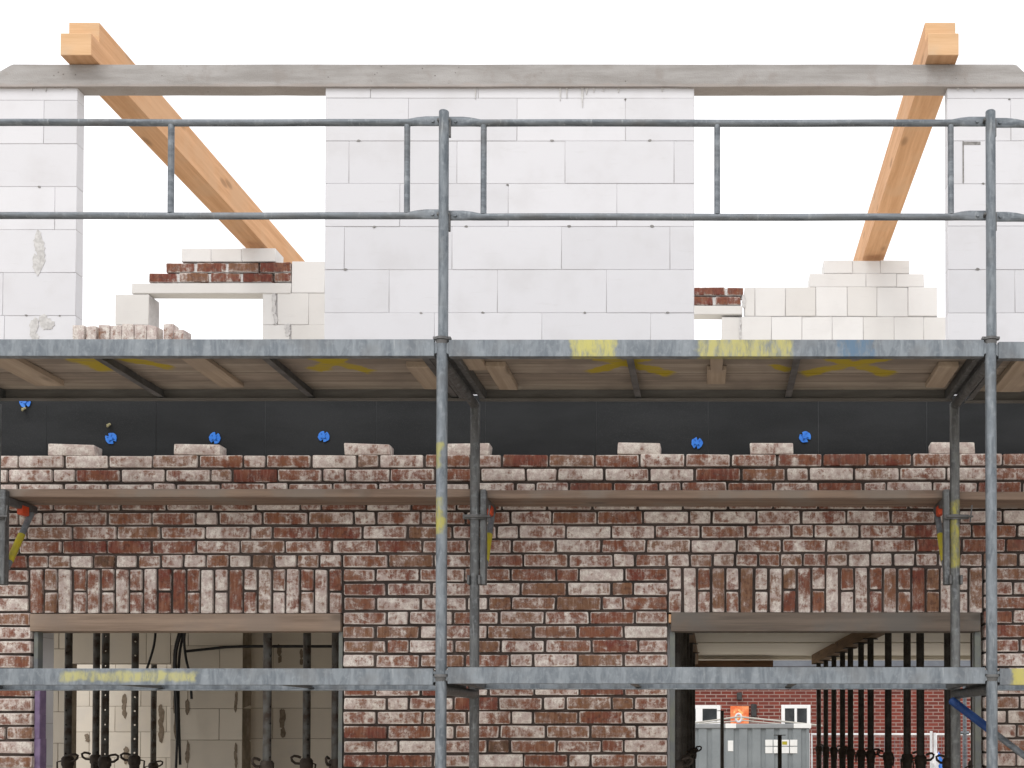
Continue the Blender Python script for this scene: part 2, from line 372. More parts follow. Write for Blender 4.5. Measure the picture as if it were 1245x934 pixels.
# ------------------------------------------------------------------ brick wall
TONES={'W':(.80,.4),'P':(.58,.3),'M':(.40,.45),'m':(.36,.9),'R':(.06,.05),'r':(.22,.25),'B':(.14,1.0),'D':(.05,1.4),'G':(.58,1.0),'b':(.24,.9)}
PITCH=17.38
def row_y(k, px): # top / bottom of course k (1-based) in photo pixels
    t=554.0-.0021*px+(k-1)*PITCH
    return t, t+PITCH-2.8
ROWS={
1:(-34,[(22,'W'),(77.5,'W'),(131,'W'),(185.4,'W'),(240.6,'m'),(295,'M'),(322.8,'W'),(377.8,'M'),(433.4,'W'),(460.8,'G'),(515.6,'P'),(571.5,'M'),(610,'P'),(667,'R'),(722.6,'m'),(777.4,'M'),(833,'P'),(888.7,'P'),(944.8,'P'),(1000,'r'),(1055,'R'),(1109.5,'R'),(1165.8,'M'),(1219.3,'P'),(1275,'M')]),
2:(-46,[(9.2,'W'),(64.2,'P'),(91.4,'W'),(146,'r'),(200.6,'W'),(255.4,'P'),(281.7,'G'),(337,'R'),(391.7,'M'),(418.7,'P'),(473.7,'P'),(529.3,'P'),(584,'M'),(639,'W'),(677.7,'W'),(734.4,'W'),(789.2,'W'),(844.8,'W'),(901,'R'),(956,'m'),(983.7,'W'),(1038.5,'W'),(1094,'G'),(1150.6,'P'),(1207,'W'),(1262,'P')]),
3:(-34,[(21.4,'W'),(76.4,'W'),(130,'P'),(185.4,'W'),(213.6,'P'),(268,'P'),(322.8,'M'),(349.7,'W'),(404.5,'M'),(459.8,'M'),(515.4,'M'),(570.6,'P'),(625.9,'P'),(651.3,'P'),(691.6,'P'),(745,'R'),(800.7,'r'),(828.6,'P'),(884.2,'M'),(940,'r'),(995,'P'),(1049.6,'r'),(1077.8,'P'),(1134,'W'),(1189.3,'P'),(1243,'R'),(1298,'M')]),
4:(-46,[(9,'M'),(64,'M'),(119.9,'r'),(146,'M'),(200.8,'M'),(255.4,'P'),(310,'M'),(364.5,'W'),(390,'P'),(445,'M'),(500,'P'),(555,'M'),(610,'r'),(665,'W'),(720,'P'),(775,'W'),(830,'W'),(885,'M'),(940,'P'),(995,'r'),(1050,'M'),(1105,'M'),(1160,'P'),(1215,'M'),(1270,'M')]),
5:(-32,[(22,'P'),(50.7,'W'),(76.6,'P'),(130,'M'),(184,'M'),(238,'M'),(265,'W'),(319,'P'),(374,'M'),(429.8,'m'),(457,'P'),(511,'M'),(566,'M'),(620.5,'M'),(670.8,'P'),(726,'M'),(781.7,'r'),(837.8,'W'),(865,'G'),(920,'P'),(974,'P'),(1029,'P'),(1083.4,'P'),(1137.8,'M'),(1166,'W'),(1219.3,'P'),(1275,'W')]),
6:(-22,[(32.5,'P'),(87.3,'m'),(141.7,'P'),(195,'b'),(249.4,'M'),(303.5,'P'),(330.7,'m'),(385.3,'r'),(440.5,'r'),(495,'P'),(549.7,'b'),(603.8,'P'),(630.6,'W'),(687.7,'P'),(743,'W'),(796.4,'P'),(851.7,'P'),(906.7,'M'),(962.5,'P'),(989.7,'M'),(1044.9,'P'),(1098.8,'P'),(1155,'R'),(1181.6,'M'),(1236.9,'r'),(1290,'W')]),
7:(-32,[(22,'M'),(74.5,'P'),(129.5,'R'),(183.4,'R'),(238,'r'),(291.7,'P'),(345.9,'m'),(402.6,'M'),(457.6,'P'),(513.3,'R'),(567.4,'M'),(621.4,'M'),(675.5,'M'),(730.7,'P'),(785.7,'M'),(840,'G'),(896,'W'),(951,'M'),(1004.6,'P'),(1059.9,'W'),(1114,'M'),(1169.4,'R'),(1223.4,'r'),(1278,'R')]),
8:(-24,[(4,'M'),(32.5,'r'),(58,'P'),(85.6,'G'),(112.4,'W'),(139.8,'D'),(166.5,'W'),(195.2,'m'),(222.6,'P'),(250,'W'),(277.8,'m'),(305,'W'),(333,'D'),(360.9,'W'),(388,'m'),(415.9,'W'),(471.5,'M'),(527.2,'b'),(583,'M'),(636,'r'),(691,'M'),(745.7,'P'),(772,'W'),(811,'M'),(838.4,'W'),(866.6,'m'),(894,'G'),(921.7,'P'),(948.6,'M'),(976.3,'m'),(1004.6,'r'),(1031,'G'),(1058.6,'W'),(1086,'W'),(1113,'G'),(1141,'M'),(1167.3,'P'),(1195,'G'),(1238,'b'),(1290,'W')]),
}
MID={
9:(416.3,[(456.6,'M'),(510,'P'),(565,'P'),(620.5,'M'),(676,'M'),(703.8,'r'),(759,'W'),(812,'r')]),
10:(416.3,[(469.4,'R'),(524.6,'P'),(579.6,'P'),(633,'P'),(689.4,'b'),(743,'G'),(769.7,'B'),(812,'P')]),
11:(416.3,[(456.6,'M'),(511,'P'),(567.4,'P'),(593,'W'),(621.4,'B'),(675.5,'m'),(731,'B'),(757.5,'W'),(812,'M')]),
12:(416.3,[(469.6,'P'),(496.8,'W'),(550.6,'P'),(606.3,'M'),(661.7,'m'),(716.8,'P'),(772,'r'),(812.3,'P')]),
13:(416.3,[(455.7,'b'),(510,'m'),(538,'W'),(592,'P'),(647.8,'m'),(702,'m'),(758,'r'),(812.3,'W')]),
14:(416.3,[(469.6,'b'),(497,'M'),(551.7,'P'),(608.4,'b'),(662,'P'),(718.9,'M'),(776,'R'),(812.3,'P')]),
15:(416.3,[(455.5,'W'),(510.5,'M'),(565,'m'),(619.6,'M'),(647.8,'P'),(702.4,'P'),(758,'b'),(812.4,'P')]),
16:(416.3,[(470,'M'),(497,'P'),(552,'M'),(607,'r'),(660,'P'),(715,'M'),(770,'M'),(812.4,'P')]),
17:(416.3,[(456,'r'),(511,'M'),(570.4,'r'),(593.2,'W'),(649.5,'M'),(704,'W'),(759,'R'),(812.4,'P')]),
18:(416.3,[(469.6,'W'),(496.6,'W'),(551.3,'P'),(605.7,'R'),(660,'M'),(687.7,'W'),(744,'m'),(771,'B'),(812.5,'P')]),
19:(416.3,[(457,'P'),(512.8,'P'),(567.3,'m'),(621,'M'),(647.8,'W'),(702.9,'b'),(758,'r'),(812.5,'P')]),
20:(416.3,[(470.6,'R'),(526.3,'M'),(552.3,'W'),(607.4,'M'),(663.4,'P'),(718,'m'),(774.5,'b'),(812.6,'W')]),
21:(416.3,[(457,'P'),(483.5,'W'),(537,'W'),(592.2,'P'),(619.6,'D'),(676.3,'M'),(731.3,'P'),(758.3,'r'),(812.6,'P')]),
22:(416.3,[(470.6,'r'),(526.3,'R'),(573,'M'),(636.4,'W'),(690.8,'r'),(717.8,'G'),(773.5,'M'),(812.6,'M')]),
}
LEFT={k:(-20,v) for k,v in {9:[(8,'P'),(34,'P')],10:[(34,'P')],11:[(34.5,'P')],12:[(37.5,'m')],13:[(38,'P')],14:[(38.5,'P')],15:[(37,'M')],16:[(39,'P')],17:[(39.5,'r')],18:[(39.5,'P')],19:[(39.5,'P')],20:[(6.4,'P'),(40,'m')],21:[(40,'W')],22:[(40.5,'m')]}.items()}
RIGHT={k:(1195.5,v) for k,v in {9:[(1262,'m')],10:[(1232,'P'),(1270,'P')],11:[(1270,'M')],12:[(1232,'r'),(1280,'P')],13:[(1262,'r')],14:[(1240,'P'),(1280,'M')],15:[(1262,'P')],16:[(1225,'M'),(1280,'P')],17:[(1262,'W')],18:[(1240,'m'),(1280,'P')],19:[(1225,'W'),(1280,'P')],20:[(1236.7,'P'),(1280,'M')],21:[(1262,'M')],22:[(1236,'P'),(1280,'W')]}.items()}
rb=random.Random(11)
def put_brick(mb, x0,y0,x1,y1, tone, D0=DB, depth=.105):
    """brick face given in photo pixels of the wall plane"""
    ym=(y0+y1)/2
    a=P(x0,ym,D0); b=P(x1,ym,D0); top=P((x0+x1)/2,y0,D0).z; bot=P((x0+x1)/2,y1,D0).z
    w,t=TONES[tone]; w+=rb.uniform(-.09,.09); t+=rb.uniform(-.12,.12)
    dy=rb.uniform(-.006,.005)
    mb.box((a.x,D0+dy,bot),(b.x,D0+depth,top),r=.0095,jit=.0020,col=(w,t,rb.random()),rnd=rb)
AUTO='WPPMMmrRPbPM'
def fill_row(mb, k, start, items, ext_left=None, ext_right=None):
    g=1.35
    x=start
    if ext_left is not None:
        e=start; 
        while e>ext_left:
            s=e-55
            y0,y1=row_y(k,e); put_brick(mb,s+g,y0,e-g,y1,rb.choice(AUTO)); e=s
    for (e,t) in items:
        y0,y1=row_y(k,(x+e)/2)
        y0+=rb.uniform(-.5,.5); y1+=rb.uniform(-.4,.4)
        put_brick(mb,x+g+rb.uniform(-.4,.4),y0,e-g+rb.uniform(-.4,.4),y1,t); x=e
    if ext_right is not None:
        while x<ext_right:
            y0,y1=row_y(k,x); put_brick(mb,x+g,y0,x+55-g,y1,rb.choice(AUTO)); x+=55
EL,ER=-330,1600
bw=MB()
for k in range(1,9): fill_row(bw,k,ROWS[k][0],ROWS[k][1],EL,ER)
NROW=41
for k in range(9,NROW):
    if k in MID:
        fill_row(bw,k,*LEFT[k],ext_left=EL); fill_row(bw,k,*MID[k]); fill_row(bw,k,*RIGHT[k],ext_right=ER)
    else:
        o=0 if k%2 else 14
        fill_row(bw,k,40.5,[],ext_left=EL)
        fill_row(bw,k,416.3,[(456+o,'M'),(511+o,'P'),(566+o,'r'),(621+o,'P'),(676+o,'m'),(731+o,'M'),(812.6,'P')])
        fill_row(bw,k,1195.5,[],ext_right=ER)
# mortar body behind the faces
zt=lambda y:P(VX,y,DB).z
MY0,MY1=DB+.015,DB+.104
y_ar0=row_y(9,600)[0]-1.5
def core(x0,x1,zz0,zz1): bw.box((xat(x0,DB),MY0,zz0),(xat(x1,DB),MY1,zz1),mi=1)
core(EL-20,ER+20,zt(y_ar0+1.2),zt(554.2))
core(EL-20,37.0,0,zt(y_ar0+1.2)); core(418.2,810.5,0,zt(y_ar0+1.2)); core(1197.5,ER+20,0,zt(y_ar0+1.2))
wall=bw.build('brick_wall',[MAT['brick'],MAT['mortar']],origin=(0,DB,0))
tag(wall,'whitewashed red brick facing wall with two openings under soldier arches','brick wall')
# soldier arches
ARCH_L=['M','mm','W','rM','P','rP','P','Mr','P','RR','R','rM','W','MW','r','PP','G','MW','P','rm','P','rM']
ARCH_R=['PP','W','rM','m','PM','B','PP','G','mr','P','MM','P','rW','P','rr','b','MM','R','BB','P','PP','m']
def arch(x0,x1,items,lab):
    mb=MB(); n=len(items); p=(x1-x0)/n; g=1.5
    yt=row_y(9,(x0+x1)/2)[0]-.3; yb=745.2-.001*x0+.5
    for i,it in enumerate(items):
        a=x0+i*p+g; b=x0+(i+1)*p-g
        jt=rb.uniform(-.5,.5)
        def br(y0,y1,t):
            ym=(y0+y1)/2; A=P(a+jt,ym,DB); B=P(b+jt,ym,DB)
            w,tt=TONES[t]; w+=rb.uniform(-.09,.09); tt+=rb.uniform(-.1,.1)
            mb.box((A.x,DB+rb.uniform(-.004,.003),P(a,y1,DB).z),(B.x,DB+.105,P(a,y0,DB).z),r=.0095,jit=.0020,col=(w,tt,rb.random()),rnd=rb)
        if len(it)==1: br(yt+rb.uniform(-.6,.6),yb,it)
        else:
            s=719.3+rb.uniform(-.8,.8)-.002*x0
            br(yt+rb.uniform(-.6,.6),s-1.2,it[0]); br(s+1.2,yb,it[1])
    mb.box((xat(x0-1,DB,720),MY0+.001,P(x0,yb+.3,DB).z),(xat(x1+1,DB,720),MY1-.002,zt(y_ar0+1.2)-.0005),mi=1)
    o=mb.build('soldier_course',[MAT['brick'],MAT['mortar']],parent=wall); o['label']=lab
arch(35.2,416.0,ARCH_L,'upright soldier bricks over the left opening'); arch(812.3,1195.3,ARCH_R,'upright soldier bricks over the right opening')
# loose bricks on the wall head
LOOSE=[(57,115,539.5,553.2,'P',.16,'leftmost loose brick lying on the wall head near a blue fastener'),
(210,268,539.5,553.2,'P',.13,'loose brick on the wall head right under a blue fastener'),
(417.5,474,538.5,552.4,'P',.10,'pale loose brick on the wall head left of the middle scaffold poles'),
(543,595,538,552.0,'W',.05,'loose brick on the wall head behind the middle inner scaffold pole'),
(751,803,536.5,551.3,'W',0,'whitest loose brick on the wall head, left of a blue fastener'),
(912,965,536,550.9,'P',-.02,'reddish white loose brick on the wall head between two blue fasteners'),
(1132,1186,536,550.4,'W',-.04,'loose brick on the wall head behind the right inner scaffold pole')]
for (x0,x1,y0,y1,t,a,lab) in LOOSE:
    mb=MB(); A=P(x0,y1,DB+.012); B=P(x1,y1,DB+.012); top=P(x0,y0,DB+.012).z
    zb=zt(554.0-.0021*x0)+.002
    w,tt=TONES[t]
    L=B.x-A.x-abs(math.sin(a))*.09
    cx=(A.x+B.x)/2
    mb.box((cx-L/2,DB+.006,zb),(cx+L/2,DB+.112,zb+.0655),r=.008,jit=.004,col=(w+.24,tt,rb.random()),rnd=rb,rot=Matrix.Rotation(a*.5,3,'Z'))
    tag(mb.build('loose_brick',MAT['brick']),lab,'brick','loose bricks set out along the wall head')
# shuttering boards under the arches
def lintel(x0,x1,y0,y1,m,lab):
    mb=MB(); A=P(x0,y1,DB-.004); B=P(x1,y0,DB-.004)
    mb.box((A.x,DB-.006,A.z),(B.x,DB+.118,B.z),r=.004,jit=.0015)
    tag(mb.build('lintel_board',m),lab,'lintel board','shuttering timbers under the soldier arches')
lintel(36.5,414,746.3,767.5,MAT['lintel_a'],'reddish timber shuttering board under the left soldier arch')
lintel(816,1192,744.6,767.5,MAT['lintel_b'],'greyed timber shuttering board under the right soldier arch')
mb=MB(); A=P(813,752,DB-.003); mb.box((xat(813,DB,750),DB-.002,zt(757)),(xat(816,DB,750),DB+.1,zt(747)),r=.002)
tag(mb.build('wooden_wedge',MAT['rafter']),'small fresh wooden wedge beside the right shuttering board','wedge')
# ------------------------------------------------------------------ insulation band
ins=thing('insulation_band',(0,DINS,0),'black insulation band along the wall above the brickwork','insulation')
z0,z1=P(VX,576,DINS).z, P(VX,481,DINS).z
xs=[-330,-208,-75,57,190,322,457,590,725,861,995,1127,1262,1395,1530]
for a,b in zip(xs[:-1],xs[1:]):
    mb=MB(); mb.box((xat(a,DINS,520)+.0009,DINS+random.uniform(-.0015,.0015),z0),(xat(b,DINS,520)-.0009,DINS+.033,z1),r=.0015,seg=1)
    mb.build('panel',MAT['black'],parent=ins)
mb=MB(); mb.box((xat(-330,DINS),DINS+.0030,z0+.001),(xat(1530,DINS),DINS+.034,z1-.002)); mb.build('backing',MAT['seam'],parent=ins)
for (px,py) in [(31,489),(135.5,533.5),(261.5,533),(394,531),(847.5,539),(978.5,531.5),(1119,527),(706,700)][:6]:
    c=P(px,py,DINS); mb=MB()
    R=.034; n=22; a0=random.uniform(0,6)
    vs=[];pts=[]
    for i in range(n):
        a=2*math.pi*i/n+a0
        r=R*(.45 if i in (3,14) else random.uniform(.90,1.04)); pts.append((c.x+r*math.cos(a),c.z+r*math.sin(a)))
    mb.prism(pts,DINS-.007,DINS-.002)
    mb.tube([(c.x,DINS-.012,c.z),(c.x,DINS-.004,c.z)],.012,10)
    for k in range(4):
        a=a0+k*math.pi/2+.4
        mb.box((c.x-.002,DINS-.0085,c.z-.024),(c.x+.002,DINS-.006,c.z+.024),r=.001,seg=1,rot=Matrix.Rotation(a,3,'Y'))
    mb.build('fastener',MAT['blue'],parent=ins)
for (px,py) in [(31,498.5),(134,518)]:
    c=P(px,py,DINS); mb=MB()
    mb.tube([(c.x-.012,DINS-.0,c.z+.008),(c.x-.002,DINS-.03,c.z-.002),(c.x+.008,DINS-.012,c.z+.006)],.005,8)
    mb.tube([(c.x,DINS-.006,c.z+.01),(c.x+.002,DINS-.035,c.z-.012)],.006,8); mb.build('wall_tie',MAT['brass'],parent=ins)
# ------------------------------------------------------------------ block wall with three piers
rk=random.Random(5)
def blocks(mb, rows, D, thick, mi_b=0, gap=.0022, dlo=-.0012):
    """rows: list of (z0, z1, [x joints]) in world units"""
    for z0,z1,xs in rows:
        for a,b in zip(xs[:-1],xs[1:]):
            mb.box((a+gap*.5,D+rk.uniform(dlo,.0012),z0+gap*.4),(b-gap*.5,D+thick,z1-gap*.4),r=.0018,seg=1,mi=mi_b,jit=.0006,col=(.5,.5,rk.random()),rnd=rk)
def corebox(mb,x0,x1,z0,z1,D,thick,mi=1): mb.box((x0,D+.0035,z0),(x1,D+thick-.0035,z1),mi=mi)
zb_=lambda y:P(VX,y,DBL).z
bwl=MB()
# below the piers: wall body with window openings on the ground floor
ZS=EYE+2.0
xl,xr=xat(-330,DBL),xat(1600,DBL)
oL0,oL1,oR0,oR1=xat(46,DBL,850),xat(412,DBL,850),xat(818,DBL,850),xat(1190,DBL,850)
zh=P(VX,735,DBL).z
bwl.box((xl,DBL,zh),(xr,DBL+.16,ZS))
for a,b in ((xl,oL0),(oL1,oR0),(oR1,xr)):
    z=0; k=0; rows=[]
    while z<zh-.01:
        h=min(.25,zh-z-.002); x=a; js=[a]; x=a+(.3 if k%2 else .62)
        while x<b-.06: js.append(x); x+=.625
        js.append(b); rows.append((z,z+h,js)); z+=.25; k+=1
    blocks(bwl,rows,DBL,.16); corebox(bwl,a+.002,b-.002,0,zh-.004,DBL,.16)
blw=bwl.build('block_wall',[MAT['block'],MAT['joint']],origin=(0,DBL,0))
tag(blw,'white aerated block wall with three upper piers behind the scaffold','block wall')
def pier(x0,x1,ys,joints,lab,hole_dots=(),extra=None):
    mb=MB(); X0=xat(x0,DBL,260); X1=xat(x1,DBL,260); rows=[]
    for i in range(len(ys)-1):
        js=[X0]+[P(j,(ys[i]+ys[i+1])/2,DBL).x for j in joints[i]]+[X1]
        rows.append((zb_(ys[i+1]),zb_(ys[i]),js))
    z=rows[-1][0]; k=0
    while z>ZS+.01:
        x=X0+(.2 if k%2 else .45); js=[X0]
        while x<X1-.05: js.append(x); x+=.625
        js.append(X1); zn=max(ZS,z-.25); rows.append((zn,z,js)); z=zn; k+=1
    blocks(mb,rows,DBL,BL_T); corebox(mb,X0+.002,X1-.002,ZS,rows[0][1]-.002,DBL,BL_T)
    for (cx,cy,r) in hole_dots:
        c=P(cx,cy,DBL); n=7; pts=[]
        for i in range(n):
            a=2*math.pi*i/n; q=r*rk.uniform(.7,1.2)*DBL/F; pts.append((c.x+q*1.3*math.cos(a),c.z+q*.8*math.sin(a)))
        mb.prism(pts,DBL-.0025,DBL+.004,mi=2)  # flat dark disc painted as the shade of a small hole
    for (cx,cy,rx,ry,sd) in (extra or ()):      # mortar smears: several thin ragged flakes
        q=random.Random(sd)
        for _ in range(7):
            c=P(cx+q.uniform(-.4,.4)*rx,cy+q.uniform(-.75,.75)*ry,DBL); n=13; pts=[]
            for i in range(n):
                a=2*math.pi*i/n; kx=q.uniform(.35,.75)*rx*DBL/F; kz=q.uniform(.3,.62)*ry*DBL/F; pts.append((c.x+kx*math.cos(a),c.z+kz*math.sin(a)))
            yy=DBL-.0022-q.uniform(0,.0012); mb.prism(pts,yy,DBL+.003,mi=3)
    o=mb.build('pier',[MAT['block'],MAT['joint'],MAT['chip'],MAT['smear']],parent=blw); o['label']=lab
pier(-330,93,[106,122,174.8,227,279.3,331.6,384,436],[[-60],[-79,53.3],[-20],[-66,66.5],[-20],[3.4],[5]],'left block pier with grey mortar smears',
     hole_dots=[(48,227.5,1.7),(32,383.5,1.6),(73,384,1.2)],extra=[(47,305,9,27,1),(42,402,6,16,2),(57,392,10,10,3)])
pier(395,844,[103,119.5,171.5,223.3,275.6,328,380.5,433],[[450.5,581.6],[496.4,628.6,760.5],[424.3,555.5,687,819.5],[486,617.9,750],[418.5,549.6,682.6,814.5],[473,604.8,737.4],[528,658.8,791]],'middle block pier',
     hole_dots=[(436,171.4,1.8),(671,171,1.8),(790,171,1.8),(455,275.8,1.8),(567,275.5,1.8),(692,275.3,1.8),(793,275.3,2),(512,381,1.6),(587,380.5,1.8),(711,380.4,1.7),(812,380.2,1.7),(420,328,1.8),(760.5,121,1.3),(617,225,1.3)])
pier(1152,1600,[103,119.8,171.4,223.7,275,328,380.6,433],[[1290],[1229,1361],[1171,1300],[1250],[1290],[1234],[1212,1344]],'right block pier with a chased notch',
     hole_dots=[(1188,327.5,2),(1227,121,1.3),(1195.5,223.5,1.6)])
# chase in the right pier: not cut in, its inner shade painted as dark plates
mb=MB(); 
a=P(1171,172.5,DBL); b=P(1192,176.5,DBL); mb.box((a.x,DBL-.0022,b.z),(b.x,DBL+.003,a.z)); a=P(1170.2,172,DBL); b=P(1172,222,DBL); mb.box((a.x,DBL-.0021,b.z),(b.x,DBL+.003,a.z))
mb.build('painted_chase',MAT['chip'],parent=blw)
# sill part of the wall under the upper openings is the body top (ZS)
# ------------------------------------------------------------------ ring beam
DR=DBL-.02
rz1,rz0=P(VX,78.6,DR).z,P(VX,105.2,DR).z
bx0,bx1=P(-12,90,DR).x,P(1257,90,DR).x
mb=MB()
prof=[(bx0,rz0),(bx0,rz0+.055),(bx0+.115,rz1-.006)]
n=26
for i in range(n+1):
    x=bx0+.135+(bx1-bx0-.255)*i/n
    prof.append((x,rz1+random.uniform(-.0010,.0010)))
prof+=[(bx1-.10,rz1-.004),(bx1,rz0+.03),(bx1,rz0)]
nb=40
for i in range(1,nb):
    x=bx1-(bx1-bx0)*i/nb; prof.append((x,rz0+random.uniform(-.0012,.0012)))
mb.prism(prof,DR,DBL+BL_T+.002)
rbm=mb.build('ring_beam',MAT['concrete'],origin=(0,DR,rz0)); tag(rbm,'long cast concrete beam lying across the three white block piers','concrete beam')
mb=MB()
def drips(x0,x1,extra):
    px=x0
    while px<x1:
        w=random.uniform(1.5,6); h=random.uniform(.3,2.2)
        for (c,hh,ww) in extra:
            if abs(px-c)<3: pass
        a=P(px,104.5,DR+.012); b=P(px+w,104.5+h,DR+.012)
        mb.prism([(a.x,a.z+.004),(a.x+(b.x-a.x)*.2,b.z),(a.x+(b.x-a.x)*.55,b.z-random.uniform(0,.004)),(b.x,a.z+.004)],DBL-.006,DBL+.002)
        px+=w*random.uniform(.9,2.4)
    for (c,hh,ww) in extra:
        a=P(c-ww,104,DR+.012); b=P(c+ww,104+hh,DR+.012); mx=(a.x+b.x)/2
        mb.prism([(a.x,a.z+.004),(mx-.0012,b.z),(mx+.001,b.z),(b.x,a.z+.004)],DBL-.005,DBL+.002)
drips(-5,92,[(38,6,2),(55,7,2),(75,5,2)]); drips(396,560,[(450,5,2),(578,16,1.3)]); drips(575,842,[(681,18,1.6),(689,15,1.3),(708,26,2),(713,10,3),(722,8,2.5),(734,7,2),(752,8,2.5),(805,7,2.5)]); drips(1152,1235,[(1165,6,3),(1185,7,4),(1205,6,3)])
mb.build('mortar_drip',MAT['smear'],parent=rbm)['kind']='stuff'
# ------------------------------------------------------------------ timbers lying across
def rafter(cx, w, lab, rz=0.0):
    X=cx; DF=DR-.085; z0=rz1+.004; mb=MB()
    L=9.95
    zs=z0+.128; zt_=z0+.243
    poly=[(DF,z0),(L,z0),(L,zt_),(DR+.0,zt_),(DR+.0,zs),(DF,zs)]
    x0,x1=X-w/2,X+w/2
    n=len(poly)
    vs=[(x0,y,z) for y,z in poly]+[(x1,y,z) for y,z in poly]
    fs=[tuple(range(n)),tuple(range(2*n-1,n-1,-1))]
    for i in range(n):
        q=(i,i+n,(i+1)%n+n,(i+1)%n); fs.append(q)
    mis=[0,0]+[0,1,0,1,0,1]
    for f,m in zip(fs,mis): mb.f.append(list(f)); mb.mi.append(m)
    mb.v=vs; mb.col=[(.5,.5,.5)]*len(vs); mb.uv=[(0,0,0)]*len(vs)
    o=mb.build('roof_timber',[MAT['rafter'],MAT['endgrain']],smooth=False)
    bv=o.modifiers.new('bevel','BEVEL'); bv.width=.004; bv.segments=2; bv.limit_method='ANGLE'
    tag(o,lab,'timber','fresh timbers laid from the concrete beam to the back walls')
rafter(-3.640,.178,'fresh orange timber with notched end above the left upper opening')
rafter(1.334,.178,'fresh orange timber with notched end above the right upper opening')
# ------------------------------------------------------------------ back walls of the upper storey
DK=9.20
def pb(mb,x0,y0,x1,y1,D,t,r=.003,mi=0,g=.6,jit=.002,col=None):
    ym=(y0+y1)/2; xm=(x0+x1)/2
    mb.box((P(x0+g*.5,ym,D).x,D+rk.uniform(-.003,.003),P(xm,y1-g*.25,D).z),(P(x1-g*.5,ym,D).x,D+t,P(xm,y0+g*.25,D).z),r=r,seg=1,mi=mi,jit=jit,col=col or (.5,.5,rk.random()),rnd=rk)
ZSLAB=EYE+.97
def back_wall(lab, blocks_, bricks_, lint, cores, smears, DK=9.20):
    t=thing('back_wall',(P(300 if 'brick lintel over' in lab else 1000,400,DK).x,DK,ZSLAB+.2),lab,'back wall')
    mb=MB()
    for q in blocks_: pb(mb,*q,DK,.17)
    for (x0,y0,x1,y1) in cores:
        mb.box((P(x0,y1,DK).x,DK+.006,P(x0,y1,DK).z),(P(x1,y1,DK).x,DK+.165,P(x0,y0,DK).z),mi=1)
    for (cx,cy,rx,ry,sd) in smears:
        q=random.Random(sd)
        for _ in range(6):
            c=P(cx+q.uniform(-.3,.3)*rx,cy+q.uniform(-.7,.7)*ry,DK); pts=[]
            for i in range(11):
                a=2*math.pi*i/11; pts.append((c.x+q.uniform(.35,.8)*rx*DK/F*math.cos(a),c.z+q.uniform(.25,.5)*ry*DK/F*math.sin(a)))
            mb.prism(pts,DK-.006-q.uniform(0,.002),DK+.004,mi=2)
    mb.build('block_courses',[MAT['lime'],MAT['joint'],MAT['smear']],parent=t)
    mb=MB()
    for (x0,y0,x1,y1,tn,mi) in bricks_: 
        w,tt=TONES[tn]; pb(mb,x0,y0,x1,y1,DK-.002,.115,r=.005,g=1.2,jit=.003,col=(w,tt,rk.random()))
    xs=[b[0] for b in bricks_]; xe=[b[2] for b in bricks_]; ya=min(b[1] for b in bricks_); yb=max(b[3] for b in bricks_)
    for yy in sorted(set((b[1],b[3]) for b in bricks_)):
        rr=[b for b in bricks_ if (b[1],b[3])==yy]
        mb.box((P(min(b[0] for b in rr)+1,yy[0],DK).x,DK+.004,P(300,yy[1],DK).z),(P(max(b[2] for b in rr)-1,yy[0],DK).x,DK+.11,P(300,yy[0]+1,DK).z),mi=1)
    mb.build('brick_courses',[MAT['brick'],MAT['smear']],parent=t)
    mb=MB(); pb(mb,*lint,DK-.004,.115,r=.005,jit=.003,col=(.5,.5,.1)); mb.build('lintel',MAT['lime'],parent=t)
    return t
L_bl=[(220,302,256.5,318),(256.5,302,294,318),(294,302,335,318),
 (354.5,318,395,356.5),(395,318,432,356.5),(140,358,181,395),(140,395,181,432),
 (319,356.5,335,395),(337,356.5,375,395),(375,356.5,412,395),(319,395,352,433),(354,395,395,433),(395,395,432,433),(319,433,356,470),(356,433,395,470),(140,432,181,470)]
L_br=[(201,319.5,236.5,331,'r',0),(238,319.5,275,331,'r',0),(276.5,319.5,314,331,'b',0),(315.5,319,354,331,'R',0),
 (180,332,216,343,'R',0),(217.5,332,254,343,'b',0),(255.5,332,293,343,'r',0),(294.5,332,331,343,'R',0),(333,331.5,354,342.5,'r',0)]
zK=lambda y:P(300,y,DK).z
tL=back_wall('low back wall piece with a red brick lintel over a square gap',L_bl,L_br,(159.5,344,354,357.2),
 [(140.5,358.5,180.5,470),(319.5,357,432,470),(355,318.5,431,357),(220.5,302.5,334,318)],[(334,375,4,20,31),(350,403,5,10,32)],DK=8.955)
R_bl=[(1001,316.5,1036.5,332.5),(1036.5,316.5,1070.5,332.5),(1070.5,316.5,1106,332.5),
 (984,332.8,1053,348.8),(1053,332.8,1090,348.8),(1090,332.8,1124,348.8)]
for a,b in zip([905,918,955,992,1030,1066,1104],[918,955,992,1030,1066,1104,1140]): R_bl.append((a,349.2,b,384.6))
for a,b in zip([877,901,938,975,1012,1049.5,1087,1123],[900,938,975,1012,1049.5,1087,1123,1150]): R_bl.append((a,385.2,b,421))
for a,b in zip([877,915,952,989,1026,1063,1100],[915,952,989,1026,1063,1100,1150]): R_bl.append((a,421.4,b,458))
R_br=[(827,349.5,882,359,'R',0),(883.5,349.5,904.5,359,'R',0),(827,360.5,867,371,'R',0),(869,360.5,901,371,'R',0)]
tR=back_wall('low stepped back wall of white blocks with a red brick corner',R_bl,R_br,(827,371.5,903,383),
 [(877.5,385.5,1149.5,458),(905.5,349.5,1139.5,385),(984.5,333,1123.5,349),(1001.5,317,1105.5,333)],[(900,402,2,15,33),(904,368,3,14,34)])
